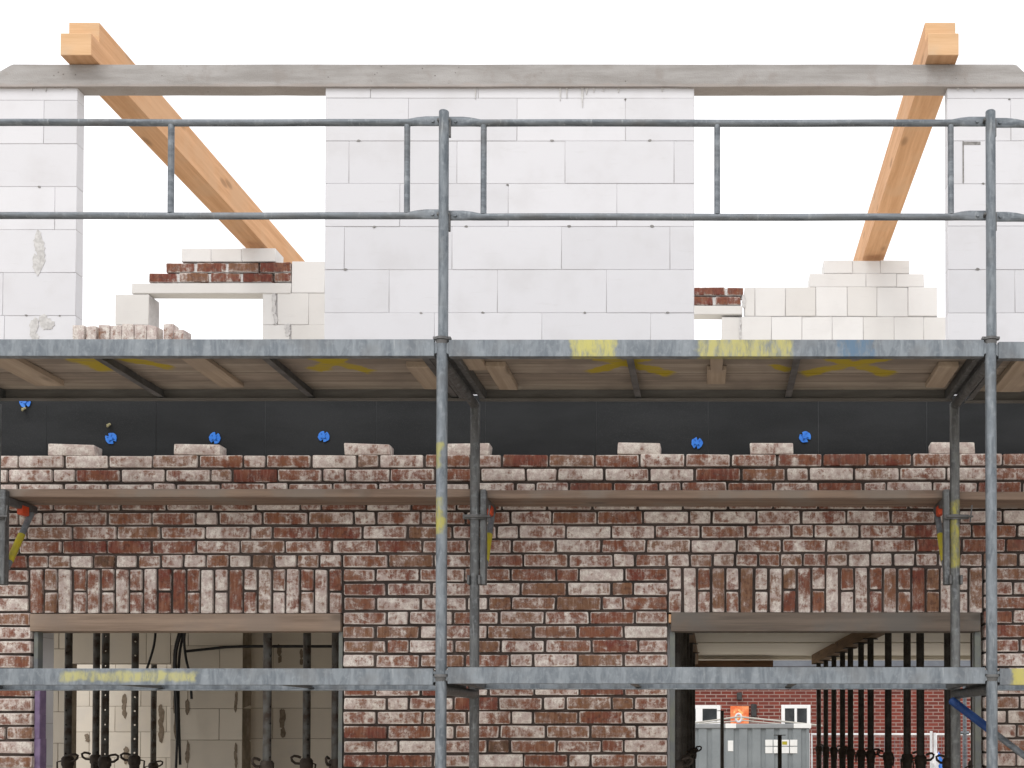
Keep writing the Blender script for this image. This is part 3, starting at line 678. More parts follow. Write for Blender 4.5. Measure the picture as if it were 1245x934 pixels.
# ------------------------------------------------------------------ interior slabs
mb=MB(); mb.box((-5.9,DBL+.162,ZSLAB),(-.80,10.75,ZSLAB+.2)); struct(mb.build('ceiling',MAT['slab']))  # unseen rear end carried past the partition to dim the room behind
mb=MB(); mb.box((-.795,DBL+.162,ZSLAB),(4.6,14.75,ZSLAB+.2)); struct(mb.build('ceiling',MAT['formply']))
mb=MB(); mb.add([(-5.6,6.3,.006),(4.6,6.3,.006),(4.6,14.8,.006),(-5.6,14.8,.006)],[(0,1,2,3)]); struct(mb.build('floor',MAT['floor'],origin=(0,8,.006)))
def block_partition(mb, x0,x1,z0,z1,D,thick,h=.25,l=.5,off=.1,zoff=0.0):
    rows=[]; z=z0+zoff; k=0
    if zoff: rows.append((z0,z0+zoff,[x0,x1]))
    while z<z1-.01:
        zn=min(z+h,z1); x=x0+(off if k%2 else off+l/2); js=[x0]
        while x<x1-.04: js.append(x); x+=l
        js.append(x1); rows.append((z,zn,js)); z=zn; k+=1
    blocks(mb,rows,D,thick,gap=.005); corebox(mb,x0+.002,x1-.002,z0,z1,D,thick)
DW=9.05
pw=thing('partition_wall',(-4.2,DW,0),'cream block partition with a doorway seen through the left opening','partition wall')
xd0,xd1=xat(84,DW,850),xat(207,DW,850); xe=xat(295,DW,850); zd=P(VX,807,DW).z
mb=MB(); CM=[MAT['cream'],MAT['cream_joint'],MAT['dirt']]
block_partition(mb,-6.3,xd0,0,ZSLAB-.002,DW,.115,off=.12,zoff=.11)
block_partition(mb,xd1,xe,0,ZSLAB-.002,DW,.175,off=.14,zoff=.135)
block_partition(mb,xd0,xd1,zd,ZSLAB-.002,DW,.115,h=.4,l=.62,off=.3)
q=random.Random(3)
def smear(cx,cy,rx,ry,D,n=5):
    for _ in range(n):
        c=P(cx+q.uniform(-.3,.3)*rx,cy+q.uniform(-.7,.7)*ry,D); pts=[]
        for i in range(11):
            a=2*math.pi*i/11; pts.append((c.x+q.uniform(.4,.8)*rx*D/F*math.cos(a),c.z+q.uniform(.25,.5)*ry*D/F*math.sin(a)))
        mb.prism(pts,D-.005-q.uniform(0,.002),D+.004,mi=2)
for a in [(228,855,3,14),(287,855,2.5,14),(228,918,3,16),(287,918,2.5,16),(215,870,5,30),(213,800,3,20)]: smear(*a,DW)
mb.build('block_courses',CM,parent=pw)
mb=MB(); DW2=9.36
block_partition(mb,xe-.35,-.92,0,ZSLAB-.002,DW2,.115,off=.22,zoff=.145)
for a in [(344,880,5,18),(340,795,4,12),(367,800,3,10)]: smear(*a,DW2)
o=mb.build('recess',CM,parent=pw); o['label']='darker set back length of the partition'
mb=MB(); DW3=11.1
block_partition(mb,-6.6,-3.2,0,EYE+1.1,DW3,.175,off=.05,zoff=.2)
for a in [(151,858,4,16),(154,918,5,12),(196,880,5,22),(106,897,4,5)]: smear(*a,DW3)
o=mb.build('room_wall',CM); tag(o,'bright cream block wall seen through the doorway behind the props','wall')
mb=MB(); mb.box((-.90,DBL+.165,0),(-.802,14.7,ZSLAB-.003)); tag(mb.build('dividing_wall',MAT['cream']),'plain cream wall dividing the left room from the passage','wall')
mb=MB(); mb.box((4.35,DBL+.165,0),(4.5,14.7,ZSLAB-.003)); tag(mb.build('passage_wall',MAT['cream']),'plain cream wall along the right side of the passage','wall')
# far header over the open back of the passage
mb=MB(); mb.box((-.79,14.5,P(VX,802,14.5).z),(4.34,14.68,ZSLAB-.003),r=.004); tag(mb.build('header_beam',MAT['formply']),'pale header beam over the open back of the passage','header beam')
mb=MB(); a=P(800,803,14.42); b=P(940,811.5,14.42); mb.box((a.x,14.40,b.z),(b.x,14.49,a.z-.0),r=.004); tag(mb.build('header_board',MAT['formbeamx']),'brown timber board under the far header of the passage','board')
# joints of the shuttering sheets under the ceiling
mb=MB(); y=12.3; mb.box((-.78,y,ZSLAB-.012),(4.3,y+.03,ZSLAB-.001)); tag(mb.build('ceiling_joint_strip',MAT['formply']),'thin joint strip across the pale passage ceiling','strip')
# jamb strips
def strip(x0,x1,y0,y1,D0,D1,m,name,lab,cat):
    mb=MB(); mb.box((xat(x0,D0,(y0+y1)/2),D0,P(VX,y1,D0).z),(xat(x1,D0,(y0+y1)/2),D1,P(VX,y0,D0).z),r=.002,seg=1); tag(mb.build(name,m),lab,cat)
strip(40.8,46,768,840,DB+.02,DB+.07,MAT['greystrip'],'jamb_strip','grey strip on the left jamb of the left opening','jamb strip')
strip(410.5,415.5,768,1250,DB+.02,DB+.07,MAT['greystrip'],'jamb_strip','grey strip on the right jamb of the left opening','jamb strip')
strip(814,820.5,768,1250,DB+.02,DB+.07,MAT['greystrip'],'jamb_strip','grey green strip on the left jamb of the right opening','jamb strip')
strip(1186,1193.5,768,1250,DB+.02,DB+.07,MAT['greystrip'],'jamb_strip','grey green strip on the right jamb of the right opening','jamb strip')
mb=MB(); n=14
for i in range(n):
    ya=838+i*30; w=random.uniform(-.8,.8)
    mb.box((xat(41,DB+.02,900),DB+.022,P(VX,ya+30.5,DB+.02).z),(xat(48+w,DB+.02,900),DB+.085,P(VX,ya,DB+.02).z),r=.003,seg=1)
tag(mb.build('foil_strip',MAT['purple']),'purple foil strip lining the left jamb of the left opening','foil strip')
# ------------------------------------------------------------------ steel props
def make_prop(top, collar, r_in, r_out, matin, label, group, loc, rz, short=False, hand=1):
    t=thing('steel_prop',(0,0,0),label,'steel prop',group)
    mb=MB(); mb.tube([(0,0,.012),(0,0,collar-.01)],r_out,14,cap=False); mb.build('outer_tube',MAT['tubeB'],parent=t)
    mb=MB(); mb.tube([(0,0,collar-.06),(0,0,top-.008)],r_in,14,cap=False); mb.build('inner_tube',matin,parent=t)
    mb=MB()
    mb.tube([(0,0,collar-.07),(0,0,collar-.06),(0,0,collar-.015),(0,0,collar)],[r_out+.004,r_out+.011,r_out+.011,r_in+.006],14)
    mb.tube([(0,0,collar-.11),(0,0,collar-.07)],r_out+.004,14)
    mb.build('collar_nut',MAT['castiron'],parent=t)
    mb=MB(); s=hand
    pts=[(s*(r_out+.004),-.01,collar-.04)]
    for i in range(13):
        a=-.5+i*.36; pts.append((s*(r_out+.05-.045*math.cos(a)*-1*0+.045*math.sin(a)*.9),-.012-.01*i*.2,collar-.03+.045*math.sin(i*.38)*.8))
    pts=[(s*(r_out),-.02,collar-.035),(s*(r_out+.03),-.03,collar-.032),(s*(r_out+.052),-.03,collar-.015),(s*(r_out+.056),-.03,collar+.006),(s*(r_out+.038),-.03,collar+.016),(s*(r_out+.012),-.035,collar+.012),(s*(r_in),-.03,collar+.004)]
    mb.tube(pts,.0085,8)
    mb.build('handle',MAT['castiron'],parent=t)
    mb=MB(); mb.tube([(-s*r_out,-.01,collar-.03),(-s*(r_out+.035),-.015,collar-.04),(-s*(r_out+.03),-.02,collar-.12)],.006,8)
    mb.build('pin',MAT['castiron'],parent=t)
    mb=MB(); mb.box((-.06,-.06,.006),(.06,.06,.014),r=.002,seg=1); mb.build('base_plate',MAT['castiron'],parent=t)
    mb=MB(); mb.box((-.06,-.06,top-.008),(.06,.06,top),r=.002,seg=1); mb.build('head_plate',MAT['castiron'],parent=t)
    t.location=loc; t.rotation_euler=(0,0,rz); return t
# left room: props with visible holes
GL='holed steel props behind the left opening'
LP=[(83,7.95,.0,1,'holed prop nearest the left jamb of the left opening'),
 (128,7.75,.35,1,'second holed prop from the left jamb, right beside another'),
 (117,8.55,.9,-1,'prop half hidden behind the second holed prop at the left'),
 (164,8.2,.5,-1,'holed prop right of the close pair in the left opening'),
 (325,6.75,1.2,-1,'thicker looking prop before the dark recess of the left room'),
 (373,7.35,.7,-1,'prop before the dark recess, right of its thicker neighbour'),
 (408,7.1,1.6,-1,'dark prop close to the right jamb of the left opening')]
proto=None
for i,(px,D,rz,h,lab) in enumerate(LP):
    if proto is None: proto=make_prop(ZSLAB-.001,1.53,.0245,.0300,MAT['tubeA'],lab,GL,(xat(px,D,850),D,0),rz); o=proto
    else:
        o=copy_tree(proto); o.location=(xat(px,D,850),D,0); o['label']=lab
        o.rotation_euler=(0,0,rz)
        if h<0: o.rotation_euler=(0,0,rz+math.pi)
o=copy_tree(proto); o.location=(xat(187,10.3,850),10.3,0); o['label']='slender prop beyond the doorway of the left room'; o.scale=(1,1,.93); o.rotation_euler=(0,0,.2)
# passage: row of props on the right under a timber beam
ZB=EYE+.85
GR='row of steel props on the right of the passage'
def rowX(D): return 1.46-.034*(D-10.3)
ords=['nearest','second','third','fourth','fifth','sixth','seventh','eighth','ninth','tenth','eleventh','twelfth']
Ds=[6.80,7.46,8.25,8.84,9.56,10.35,10.85,11.5,12.1,12.75,13.5,14.1]
proto=None
for i,D in enumerate(Ds):
    lab=f'{ords[i]} dark steel prop from the front in the right row of the passage'
    if proto is None: proto=make_prop(ZB-.001,1.53,.0285,.0335,MAT['tubeB'],lab,GR,(rowX(D),D,0),.2); 
    else:
        o=copy_tree(proto); o.location=(rowX(D)+random.uniform(-.012,.012),D,0); o['label']=lab; o.rotation_euler=(random.uniform(-.004,.004),random.uniform(-.004,.004),random.uniform(-.8,.8)+ (math.pi if i%3==1 else 0))
GM='row of steel props on the left of the passage'
for i,D in enumerate([6.85,7.45,8.1,8.9,9.8,10.9,12.2]):
    o=copy_tree(proto); o.location=(-.205+random.uniform(-.02,.02),D,0); o['group']=GM
    o['label']=f'{ords[i]} dark steel prop from the front in the left row of the passage'; o.rotation_euler=(0,0,random.uniform(-.6,.6))
def beam(x0,x1,y0,y1,z0,z1,lab):
    mb=MB(); a=Vector((x0,y0,z0)); w=.05
    vs=[(x0-w,y0,z0),(x0+w,y0,z0),(x1+w,y1,z0),(x1-w,y1,z0),(x0-w,y0,z1),(x0+w,y0,z1),(x1+w,y1,z1),(x1-w,y1,z1)]
    mb.add(vs,[(0,1,2,3),(4,7,6,5),(0,4,5,1),(1,5,6,2),(2,6,7,3),(3,7,4,0)])
    tag(mb.build('formwork_beam',MAT['formbeam']),lab,'formwork beam','formwork beams under the passage ceiling')
beam(rowX(6.76),rowX(14.35),6.76,14.35,ZB,ZSLAB-.002,'brown formwork beam running back over the right row of props')
beam(-.205,-.205,6.76,14.3,ZB,ZSLAB-.002,'brown formwork beam running back over the left row of props')
# two free standing props in the yard
o=make_prop(1.98,1.06,.024,.030,MAT['tubeB'],'thin tall prop standing alone before the grey container','props standing before the container',(xat(878,14.9,880),14.9,0),.4,hand=-1)
o=make_prop(P(VX,893.5,13.2).z,1.20,.024,.030,MAT['tubeB'],'short prop with bare top plate before the grey container','props standing before the container',(xat(948,13.2,900),13.2,0),.1)
# ------------------------------------------------------------------ cables
def cable(pp, D, r, lab, name='cable'):
    mb=MB(); pts=[P(x,y,D+d) for x,y,d in pp]
    out=[]
    for i in range(len(pts)-1):
        p0=pts[max(i-1,0)];p1=pts[i];p2=pts[i+1];p3=pts[min(i+2,len(pts)-1)]
        for k in range(6):
            t=k/6; out.append(.5*((2*p1)+(p2-p0)*t+(2*p0-5*p1+4*p2-p3)*t*t+(3*p1-p0-3*p2+p3)*t*t*t))
    out.append(pts[-1]); mb.tube(out,r,8)
    tag(mb.build(name,MAT['cable']),lab,'cable','black cables hanging in the left room')
cable([(190,750,0),(188,780,0),(183,800,0),(177,818,0),(172,835,.0)],8.6,.009,'thin black cable hanging left of the cable bundle')
mbb=thing('cable_bundle',P(216,900,8.9),'thick bundle of black cables hanging by the doorway','cable bundle')
for k,(pp) in enumerate([[(226,748,0),(220,770,0),(214,795,0),(214,830,0),(216,870,0),(214,934,0)],[(228,748,.02),(222,775,.02),(218,800,.02),(217,850,.02),(219,930,.02)],[(229,750,.0),(224,775,0),(226,800,0),(231,822,0),(233,850,0)],[(227,748,.03),(217,772,.03),(212,800,.03),(213,850,.03),(216,900,.03)]]):
    mb=MB(); pts=[P(x,y,8.88+d) for x,y,d in pp]; out=[]
    for i in range(len(pts)-1):
        p0=pts[max(i-1,0)];p1=pts[i];p2=pts[i+1];p3=pts[min(i+2,len(pts)-1)]
        for j in range(6):
            t=j/6; out.append(.5*((2*p1)+(p2-p0)*t+(2*p0-5*p1+4*p2-p3)*t*t+(3*p1-p0-3*p2+p3)*t*t*t))
    out.append(pts[-1]); mb.tube(out,.010,8); mb.build('strand',MAT['cable'],parent=mbb)
cable([(226,792,0),(255,789,0),(275,787,0),(300,786,.0),(340,786,0),(410,786,0)],9.0,.011,'black cable strung level across the partition to the right')
# ------------------------------------------------------------------ scaffold
XF=[xat(538,DO,480)-2.57, xat(537.5,DO,480), xat(1204.5,DO,480), xat(1204.5,DO,480)+2.57]
ZU1,ZU0=P(VX,413.6,DO).z,P(VX,434.3,DO).z
ZL1,ZL0=P(VX,812.8,DO).z,P(VX,833.2,DO).z
XI=[xat(-6,DI,600),xat(577.3,DI,650),xat(1161,DI,650),xat(1161,DI,650)+2.57]
ztop=P(VX,135.5,DO).z
poleY=mat_galv('galvanised_pole_yellow',[(-.05,.006,P(VX,650,DO).z,P(VX,605,DO).z,(.40,.36,.05)),(-.05,.0,P(VX,570,DO).z,P(VX,540,DO).z,(.36,.34,.10))],stretch=(14,14,3),base=(.215,.24,.262),dark=(.10,.118,.135))
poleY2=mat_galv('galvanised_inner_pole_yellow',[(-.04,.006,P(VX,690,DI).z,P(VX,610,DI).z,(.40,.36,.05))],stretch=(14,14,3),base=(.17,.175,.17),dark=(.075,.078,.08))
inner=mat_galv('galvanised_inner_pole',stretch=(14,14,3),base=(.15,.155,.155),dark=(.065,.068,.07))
def rosette(mb,x,y,z):
    mb.tube([(x,y,z-.006),(x,y,z+.006)],.034,14)
    mb.tube([(x,y,z-.03),(x,y,z-.008)],[.0255,.030],14)
    mb.box((x-.042,y-.012,z-.003),(x+.042,y+.012,z+.010),r=.002,seg=1)
labs=['scaffold frame at the left edge of the picture, only its inner pole showing','middle scaffold frame, its outer pole with yellow paint marks','right scaffold frame, standing before the right block pier','scaffold frame beyond the right edge of the picture']
for i,(xo,xi) in enumerate(zip(XF,XI)):
    t=thing('scaffolding',(xo,DO,0),labs[i],'scaffold frame','scaffold frames along the wall')
    mb=MB(); zj=ZU1+.004
    mb.tube([(xo,DO,.01),(xo,DO,zj-.05),(xo,DO,zj-.02)],.0262,18); mb.tube([(xo+.004,DO,zj-.03),(xo+.004,DO,ztop-.003),(xo+.004,DO,ztop)],[.0235,.0235,.021],18)
    mb.build('outer_pole',poleY if i==1 else MAT['galvpole'],parent=t)
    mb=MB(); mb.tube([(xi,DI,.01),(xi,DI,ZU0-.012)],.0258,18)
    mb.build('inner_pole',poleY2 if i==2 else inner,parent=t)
    for zz in (ZU0-.005,ZL0-.005):
        mb=MB(); d=Vector((xi-xo,DI-DO,0))
        mb.tube([Vector((xo,DO,zz-.014))+d*.03,Vector((xo,DO,zz-.014))+d*.99],.025,12)
        mb.box((min(xo,xi)-.031 if False else xo-.032,DO+.05,zz+.03),(xo+.032,DI-.05,zz+.045))
        mb.build('transom',inner,parent=t)
    for zz in (ZU1+.004,ZL1-.035):
        mb=MB(); rosette(mb,xo,DO,zz); mb.build('coupling',MAT['steel'],parent=t)
    for py in (150,264):
        zr=P(VX,py,DO+.028).z; mb=MB(); mb.box((xo+.0225,DO+.004,zr-.075),(xo+.0335,DO+.022,zr+.012),r=.002,seg=1); mb.box((xo-.028,DO-.006,zr-.004),(xo+.030,DO+.026,zr+.008),r=.002,seg=1); mb.build('rail_wedge',MAT['steel'],parent=t)
    for x,y in((xo,DO),(xi,DI)):
        mb=MB(); mb.box((x-.075,y-.075,0.001),(x+.075,y+.075,.011),r=.002,seg=1); mb.tube([(x,y,.01),(x,y,.14)],.019,10)
        mb.build('base_plate',MAT['steel'],parent=t)
YEL=(.40,.37,.14); YG=(.42,.32,.025)
def deck(x0,x1,zt_,zb_,lab,patches,bars,battens,strokes,name,ends=(),under=True):
    Y0,Y1=DO-.016,DI-.012
    cx=(x0+x1)/2
    t=thing('scaffold_deck',(cx,(Y0+Y1)/2,zb_),lab,'scaffold deck','steel framed decks of the scaffold')
    gm=mat_galv('galvanised_deck_'+name,[(a-cx,b-cx,z0,z1,pc) for a,b,z0,z1,pc in patches])
    pt=[(a-cx,b-(Y0+Y1)/2,c-cx,d-(Y0+Y1)/2,w,YG) for a,b,c,d,w in strokes]
    wms=[mat_wood('deck_board_'+name+str(q),c1,c2,axis=0,knots=False,stain=c3,patches=pt) for q,(c1,c2,c3) in enumerate((((.42,.36,.30),(.27,.225,.185),(.25,.21,.18)),((.35,.295,.245),(.22,.18,.148),(.20,.17,.145))))]
    mb=MB()
    def ch(y,s):
        mb.box((x0,y,zb_),(x1,y+s*.006,zt_-.001),r=.0018,seg=1)
        mb.box((x0+.001,y+s*.006,zb_+.0005),(x1-.001,y+s*.040,zb_+.006))
        mb.box((x0+.001,y+s*.006,zt_-.006),(x1-.001,y+s*.030,zt_-.0015))
    ch(Y0,1); mb.build('front_rail',gm,parent=t)
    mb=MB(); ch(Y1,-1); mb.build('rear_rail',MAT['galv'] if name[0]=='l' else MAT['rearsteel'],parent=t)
    n=5; w=(Y1-Y0-.02)/n
    for k in range(n if name[0]!='l' else 3): mb=MB(); mb.box((x0+.01,Y0+.009+k*w+.004,zt_-.022-.003*(k%2)),(x1-.01,Y0+.009+(k+1)*w-.004,zt_-.006-.002*(k%2)),r=.002,seg=1); mb.build('board',wms[k%2],parent=t)
    mb=MB(); mb.box((x0+.012,Y0+.012,zt_-.0045),(x1-.012,(Y1-.012 if name[0]!='l' else Y0+.40),zt_-.0035)); mb.build('deck_skin',MAT['steel'],parent=t)
    for x in (x0+.02,x1-.02):
        mb=MB(); mb.box((x-.016,Y0+.008,zb_+.004),(x+.016,Y1-.008,zt_-.024),r=.003,seg=1); mb.build('end_rail',inner,parent=t)
    for x in bars:
        mb=MB(); mb.box((x-.017,Y0+.008,zb_+.012),(x+.017,Y1-.008,zb_+.017),r=.001,seg=1); mb.box((x-.003,Y0+.008,zb_+.016),(x+.003,Y1-.008,zt_-.023)); mb.build('cross_bar',MAT['steel'],parent=t)
    for (x,w,ya,yb,dz) in battens:
        mb=MB(); mb.box((x-w,Y0+ya,zt_-.023-dz),(x+w,Y0+yb,zt_-.0235),r=.003,seg=1,jit=.002); mb.build('batten',MAT['batten'],parent=t)
    for xe,s in ((x0,-1),(x1,1)):
        mb=MB()
        mb.prism([(xe,zb_+.012),(xe+s*.036,zb_+.030),(xe+s*.036,zb_+.052),(xe,zt_-.012)],Y0+.004,Y0+.022)
        mb.build('hook',gm,parent=t)
    return t
g=.034
xU=lambda px:xat(px,DO,425)
yA=DO-.016
deck(XF[0]+g,XF[1]-g,ZU1,ZU0,'upper scaffold deck left of the middle pole, its front rail bare metal',[],[-2.925,-2.125,-1.36+.0],
     [(-3.43,.075,.06,.56,.028),(-2.50,.06,.05,.60,.026),(-1.40,.10,.25,.62,.03)],
     [(-3.12,yA+.05,-3.02,yA+.40,.10),(-3.05,yA+.03,-2.7,yA+.36,.05),(-2.05,yA+.05,-1.72,yA+.42,.06),(-2.0,yA+.40,-1.70,yA+.08,.06)],'ul')
deck(XF[1]+g,XF[2]-g,ZU1-.002,ZU0-.002,'upper scaffold deck in the middle, its front rail painted with yellow and blue patches',
     [(xU(694),xU(750),-.1,.2,(.50,.46,.12)),(xU(849),xU(962),-.1,.2,(.46,.42,.13)),(xU(1018),xU(1060),-.1,.2,(.085,.16,.25))],[-.385,.412],
     [(.028,.03,.02,.30,.035),(.030,.048,.30,.52,.03),(-1.06,.05,.24,.62,.03),(-1.16,.05,.04,.30,.028),(1.17,.05,.24,.58,.03)],
     [(-.62,yA+.12,-.20,yA+.45,.06),(-.62,yA+.42,-.28,yA+.16,.05),(.47,yA+.10,.92,yA+.46,.06),(.47,yA+.45,.95,yA+.12,.06),(.3,yA+.3,.4,yA+.4,.04)],'um')
deck(XF[2]+g,XF[3]-g,ZU1-.012,ZU0-.012,'upper scaffold deck right of the right pole',[],[1.9,2.7],[(1.55,.08,.05,.62,.03)],[(1.7,yA+.1,2.1,yA+.4,.05)],'ur')
deck(XF[0]+g,XF[1]-g,ZL1,ZL0,'lower scaffold deck across the left opening, long yellow smear on its rail',[(xU(82),xU(243),.018,.062,(.45,.42,.16))],[-2.925,-2.125],[(-2.5,.06,.05,.6,.026)],[],'ll')
deck(XF[1]+g,XF[2]-g,ZL1+.006,ZL0+.006,'lower scaffold deck in the middle, plain grey with white scratches',[],[-.385,.412],[],[],'lm')
deck(XF[2]+g,XF[3]-g,ZL1-.0,ZL0-.0,'lower scaffold deck right of the right pole, yellow paint at its end',[(xU(1228),xU(1275),-.1,.2,(.50,.44,.10))],[2.0,2.8],[],[],'lr')
# guard rails
def guard(xa,xb,yt,yb,posts,lab):
    Y=DO+.028
    t=thing('guardrail',((xa+xb)/2,Y,ZU1),lab,'guardrail','double guard rails of the scaffold')
    for py in (yt,yb):
        z=P(VX,py,Y).z; mb=MB(); pts=[];el=[]
        for s,dz,ru,rv in ((0,.007,.0240,.0045),(.085,.007,.0240,.005),(.125,.005,.0215,.009),(.17,0,.0158,.0158)):
            pts.append((xa+s,Y,z+dz)); el.append((ru,rv))
        n=6
        for k in range(1,n): pts.append((xa+.17+(xb-xa-.34)*k/n,Y,z+.0015*math.sin(k*1.3))); el.append((.0158,.0158))
        for s,dz,ru,rv in ((.17,0,.0158,.0158),(.125,.005,.0215,.009),(.085,.007,.0240,.005),(0,.007,.0240,.0045)):
            pts.append((xb-s,Y,z+dz)); el.append((ru,rv))
        mb.tube(pts,.016,14,ell=el)
        for x in (xa+.05,xb-.05): mb.tube([(x,Y-.012,z+.005),(x,Y-.003,z+.005)],.008,8)
        mb.build('rail',MAT['galvrail'],parent=t)
    for px in posts:
        x=xat(px,Y,205); mb=MB(); mb.tube([(x,Y,P(VX,yb,Y).z+.012),(x,Y,P(VX,yt,Y).z-.012)],.0145,12); mb.build('post',MAT['galvrail'],parent=t)
guard(XF[0]+.0,XF[1]-.004,149.3,262.5,[-82,208,495],'double guard rail left of the middle scaffold pole')
guard(XF[1]+.004,XF[2]-.004,149.8,264.0,[588,872,1156],'double guard rail between the middle and right scaffold poles')
guard(XF[2]+.004,XF[3],151.3,265.5,[1256,1540,1800],'short visible end of the guard rail right of the right pole')
# console brackets and planks
zpt,zpb=P(VX,594.3,DI+.045).z,P(VX,594.3,DI+.045).z-.045
def bracket(x,lab,side=1):
    t=thing('console_bracket',(x,DI,zpb-.5),lab,'bracket','console brackets carrying the mason planks')
    xs=x+side*.045; z0=zpb-.48
    mb=MB(); mb.box((xs-.016,DI-.012,z0),(xs+.016,DI+.03,zpb+.03),r=.004,seg=1); mb.build('upright',inner,parent=t)
    mb=MB(); mb.box((xs-.014,DI+.03,zpb-.045),(xs+.014,DB-.03,zpb-.004),r=.004,seg=1); mb.build('arm',MAT['steel'],parent=t)
    mb=MB(); mb.box((xs-.016,DI+.14,zpb-.075),(xs+.016,DI+.21,zpb-.02),r=.006,seg=1); mb.build('painted_tip',MAT['orange'],parent=t)
    p0=Vector((xs,DI+.25,zpb-.05)); p1=Vector((xs,DI+.01,z0+.06)); d=p1-p0
    mb=MB(); mb.tube([p0,p1],.0165,10); mb.build('strut',MAT['galv'],parent=t)
    mb=MB(); mb.tube([p0+d*.36,p0+d*.80],.0185,10); mb.build('painted_strut',MAT['yellow'],parent=t)
    mb=MB()
    for zz in (zpb-.12,):
        mb.tube([(x,DI,zz-.014),(x,DI,zz+.014)],.033,14)
        mb.box((x-.06,DI-.030,zz-.012),(x+.07,DI-.012,zz+.012),r=.003,seg=1)
        mb.tube([(x-.05,DI-.036,zz),(x+.09,DI-.036,zz)],.006,8); mb.tube([(x+.075,DI-.03,zz-.03),(x+.085,DI-.03,zz+.06)],.004,8)
    mb.build('clamp',MAT['steel'],parent=t)
    for s in (-1,1):
        mb=MB(); mb.box((x+s*.029-.007,DI-.03,z0+.0),(x+s*.029+.007,DI+.03,z0+.05),r=.003,seg=1); mb.build('jaw',MAT['steel'],parent=t)
bracket(XI[0],'bracket with yellow strut and orange tip at the left picture edge')
bracket(XI[1],'bracket clamped to the middle inner scaffold pole')
bracket(XI[2],'bracket clamped to the right inner scaffold pole',-1)
bracket(XI[3],'bracket beyond the right edge of the picture')
def plank(px0,px1,dz,lab):
    mb=MB(); mb.box((xat(px0,DI+.05,600),DI+.045,zpb+dz),(xat(px1,DI+.05,600),DI+.275,zpt+dz),r=.004,seg=1,jit=.0015)
    tag(mb.build('mason_plank',MAT['plank']),lab,'plank','planks laid on the console brackets')
plank(-250,586,.001,'weathered plank before the brick wall left of the middle poles')
plank(590,1163,-.007,'weathered plank before the brick wall between the middle and right poles')
plank(1166,1420,-.015,'weathered plank end right of the right inner scaffold pole')
# blue ended brace
mb=MB(); a=P(1156,851,DI-.06); b=P(1206,889,DI-.20); c=a+(b-a)*3.2
br=thing('diagonal_brace',a,'grey diagonal brace with a dark blue end at the right pole','brace')
d=(b-a).normalized()
mb.tube([a,a+d*.008,b-d*.01,b],[.016,.0225,.0225,.021],14); mb.tube([a+d*.04+Vector((0,-.03,0)),a+d*.04+Vector((0,.02,0))],.009,10); mb.build('sleeve',MAT['navy'],parent=br)
mb=MB(); mb.tube([b-d*.005,c],.0175,12); mb.build('tube',MAT['galvrail'],parent=br)
# bricks standing on the upper deck
DK2=5.80
for i,(x0,x1,y0,t,lean) in enumerate([(88.5,102,394.5,'P',0),(104,117.5,396,'P',0),(119,132.5,394,'B',0),(133.5,146.5,395,'P',0),(147.5,162,393,'P',0),(163,177,394,'P',0),(178,190.5,395.5,'W',0),(197.5,211,393.5,'M',-.02),(211.5,219,401,'M',.16)]):
    mb=MB(); z1=P(VX,y0,DK2).z; a=xat(x0,DK2,405); b=xat(x1,DK2,405); 
    if i==8: b=a+.055
    w,tt=TONES[t]; w+=.1
    mb.box((a,DK2-.0,ZU1+.001),(b,DK2+.068,z1),r=.007,jit=.004,col=(w+.12,tt,rb.random()),rnd=rb)
    names=['leftmost of the pale bricks standing on the upper deck','second of the pale bricks standing on the upper deck','dark brown brick in the row standing on the upper deck','pale brick standing just right of the dark brown one on deck','tallest reddish white brick in the middle of the standing row','sixth brick of the row standing on the upper deck','whitest brick, last of the tight row on the upper deck','reddish brick standing apart at the right end of the row','lowest brick behind the right end of the standing row']
    o=mb.build('upright_brick',MAT['brick']); tag(o,names[i],'brick','bricks standing in a row on the upper deck')
    o.rotation_euler=(0,0,rb.uniform(-.05,.05))
# ------------------------------------------------------------------ yard
DH=26.9
h=thing('brick_house',(2,DH,0),'red brick house across the yard seen through the passage','house')
zh1=P(VX,812,DH).z
mb=MB(); mb.box((-9,DH,0),(14,DH+8,zh1)); mb.build('wall',MAT['house'],parent=h)
mb=MB(); mb.box((-9.3,DH-.35,zh1+.002),(14.3,DH+8.3,zh1+.22),r=.02,seg=1); mb.build('fascia',MAT['fascia'],parent=h)
mb=MB(); mb.add([(-9.3,DH-.35,zh1+.23),(14.3,DH-.35,zh1+.23),(14.3,DH+8.3,zh1+.23),(-9.3,DH+8.3,zh1+.23),(-9.3,DH+4,zh1+2.6),(14.3,DH+4,zh1+2.6)],[(0,1,5,4),(2,3,4,5),(1,2,5),(3,0,4),(0,3,2,1)]); mb.build('roof',MAT['roof'],parent=h)
def window(x0,x1,y0,y1,mull,lab):
    D=DH-.04; X0,X1,Z1,Z0=xat(x0,D,870),xat(x1,D,870),P(VX,y0,D).z,P(VX,y1,D).z; w=.085
    mb=MB()
    mb.box((X0,D,Z0),(X0+w,D+.05,Z1),r=.006,seg=1); mb.box((X1-w,D,Z0),(X1,D+.05,Z1),r=.006,seg=1)
    mb.box((X0+w,D+.002,Z1-w),(X1-w,D+.05,Z1),r=.006,seg=1); mb.box((X0+w,D+.002,Z0),(X1-w,D+.05,Z0+w),r=.006,seg=1)
    for m,ww in mull: mb.box((xat(m,D,870)-ww,D+.004,Z0+w),(xat(m,D,870)+ww,D+.048,Z1-w),r=.004,seg=1)
    f=mb.build('window',MAT['frame'],parent=h); f['label']=lab; f['_base']=h['_base']
    mb=MB(); mb.box((X0+w*.8,D+.022,Z0+w*.8),(X1-w*.8,D+.03,Z1-w*.8)); mb.build('pane',MAT['glass'],parent=f)
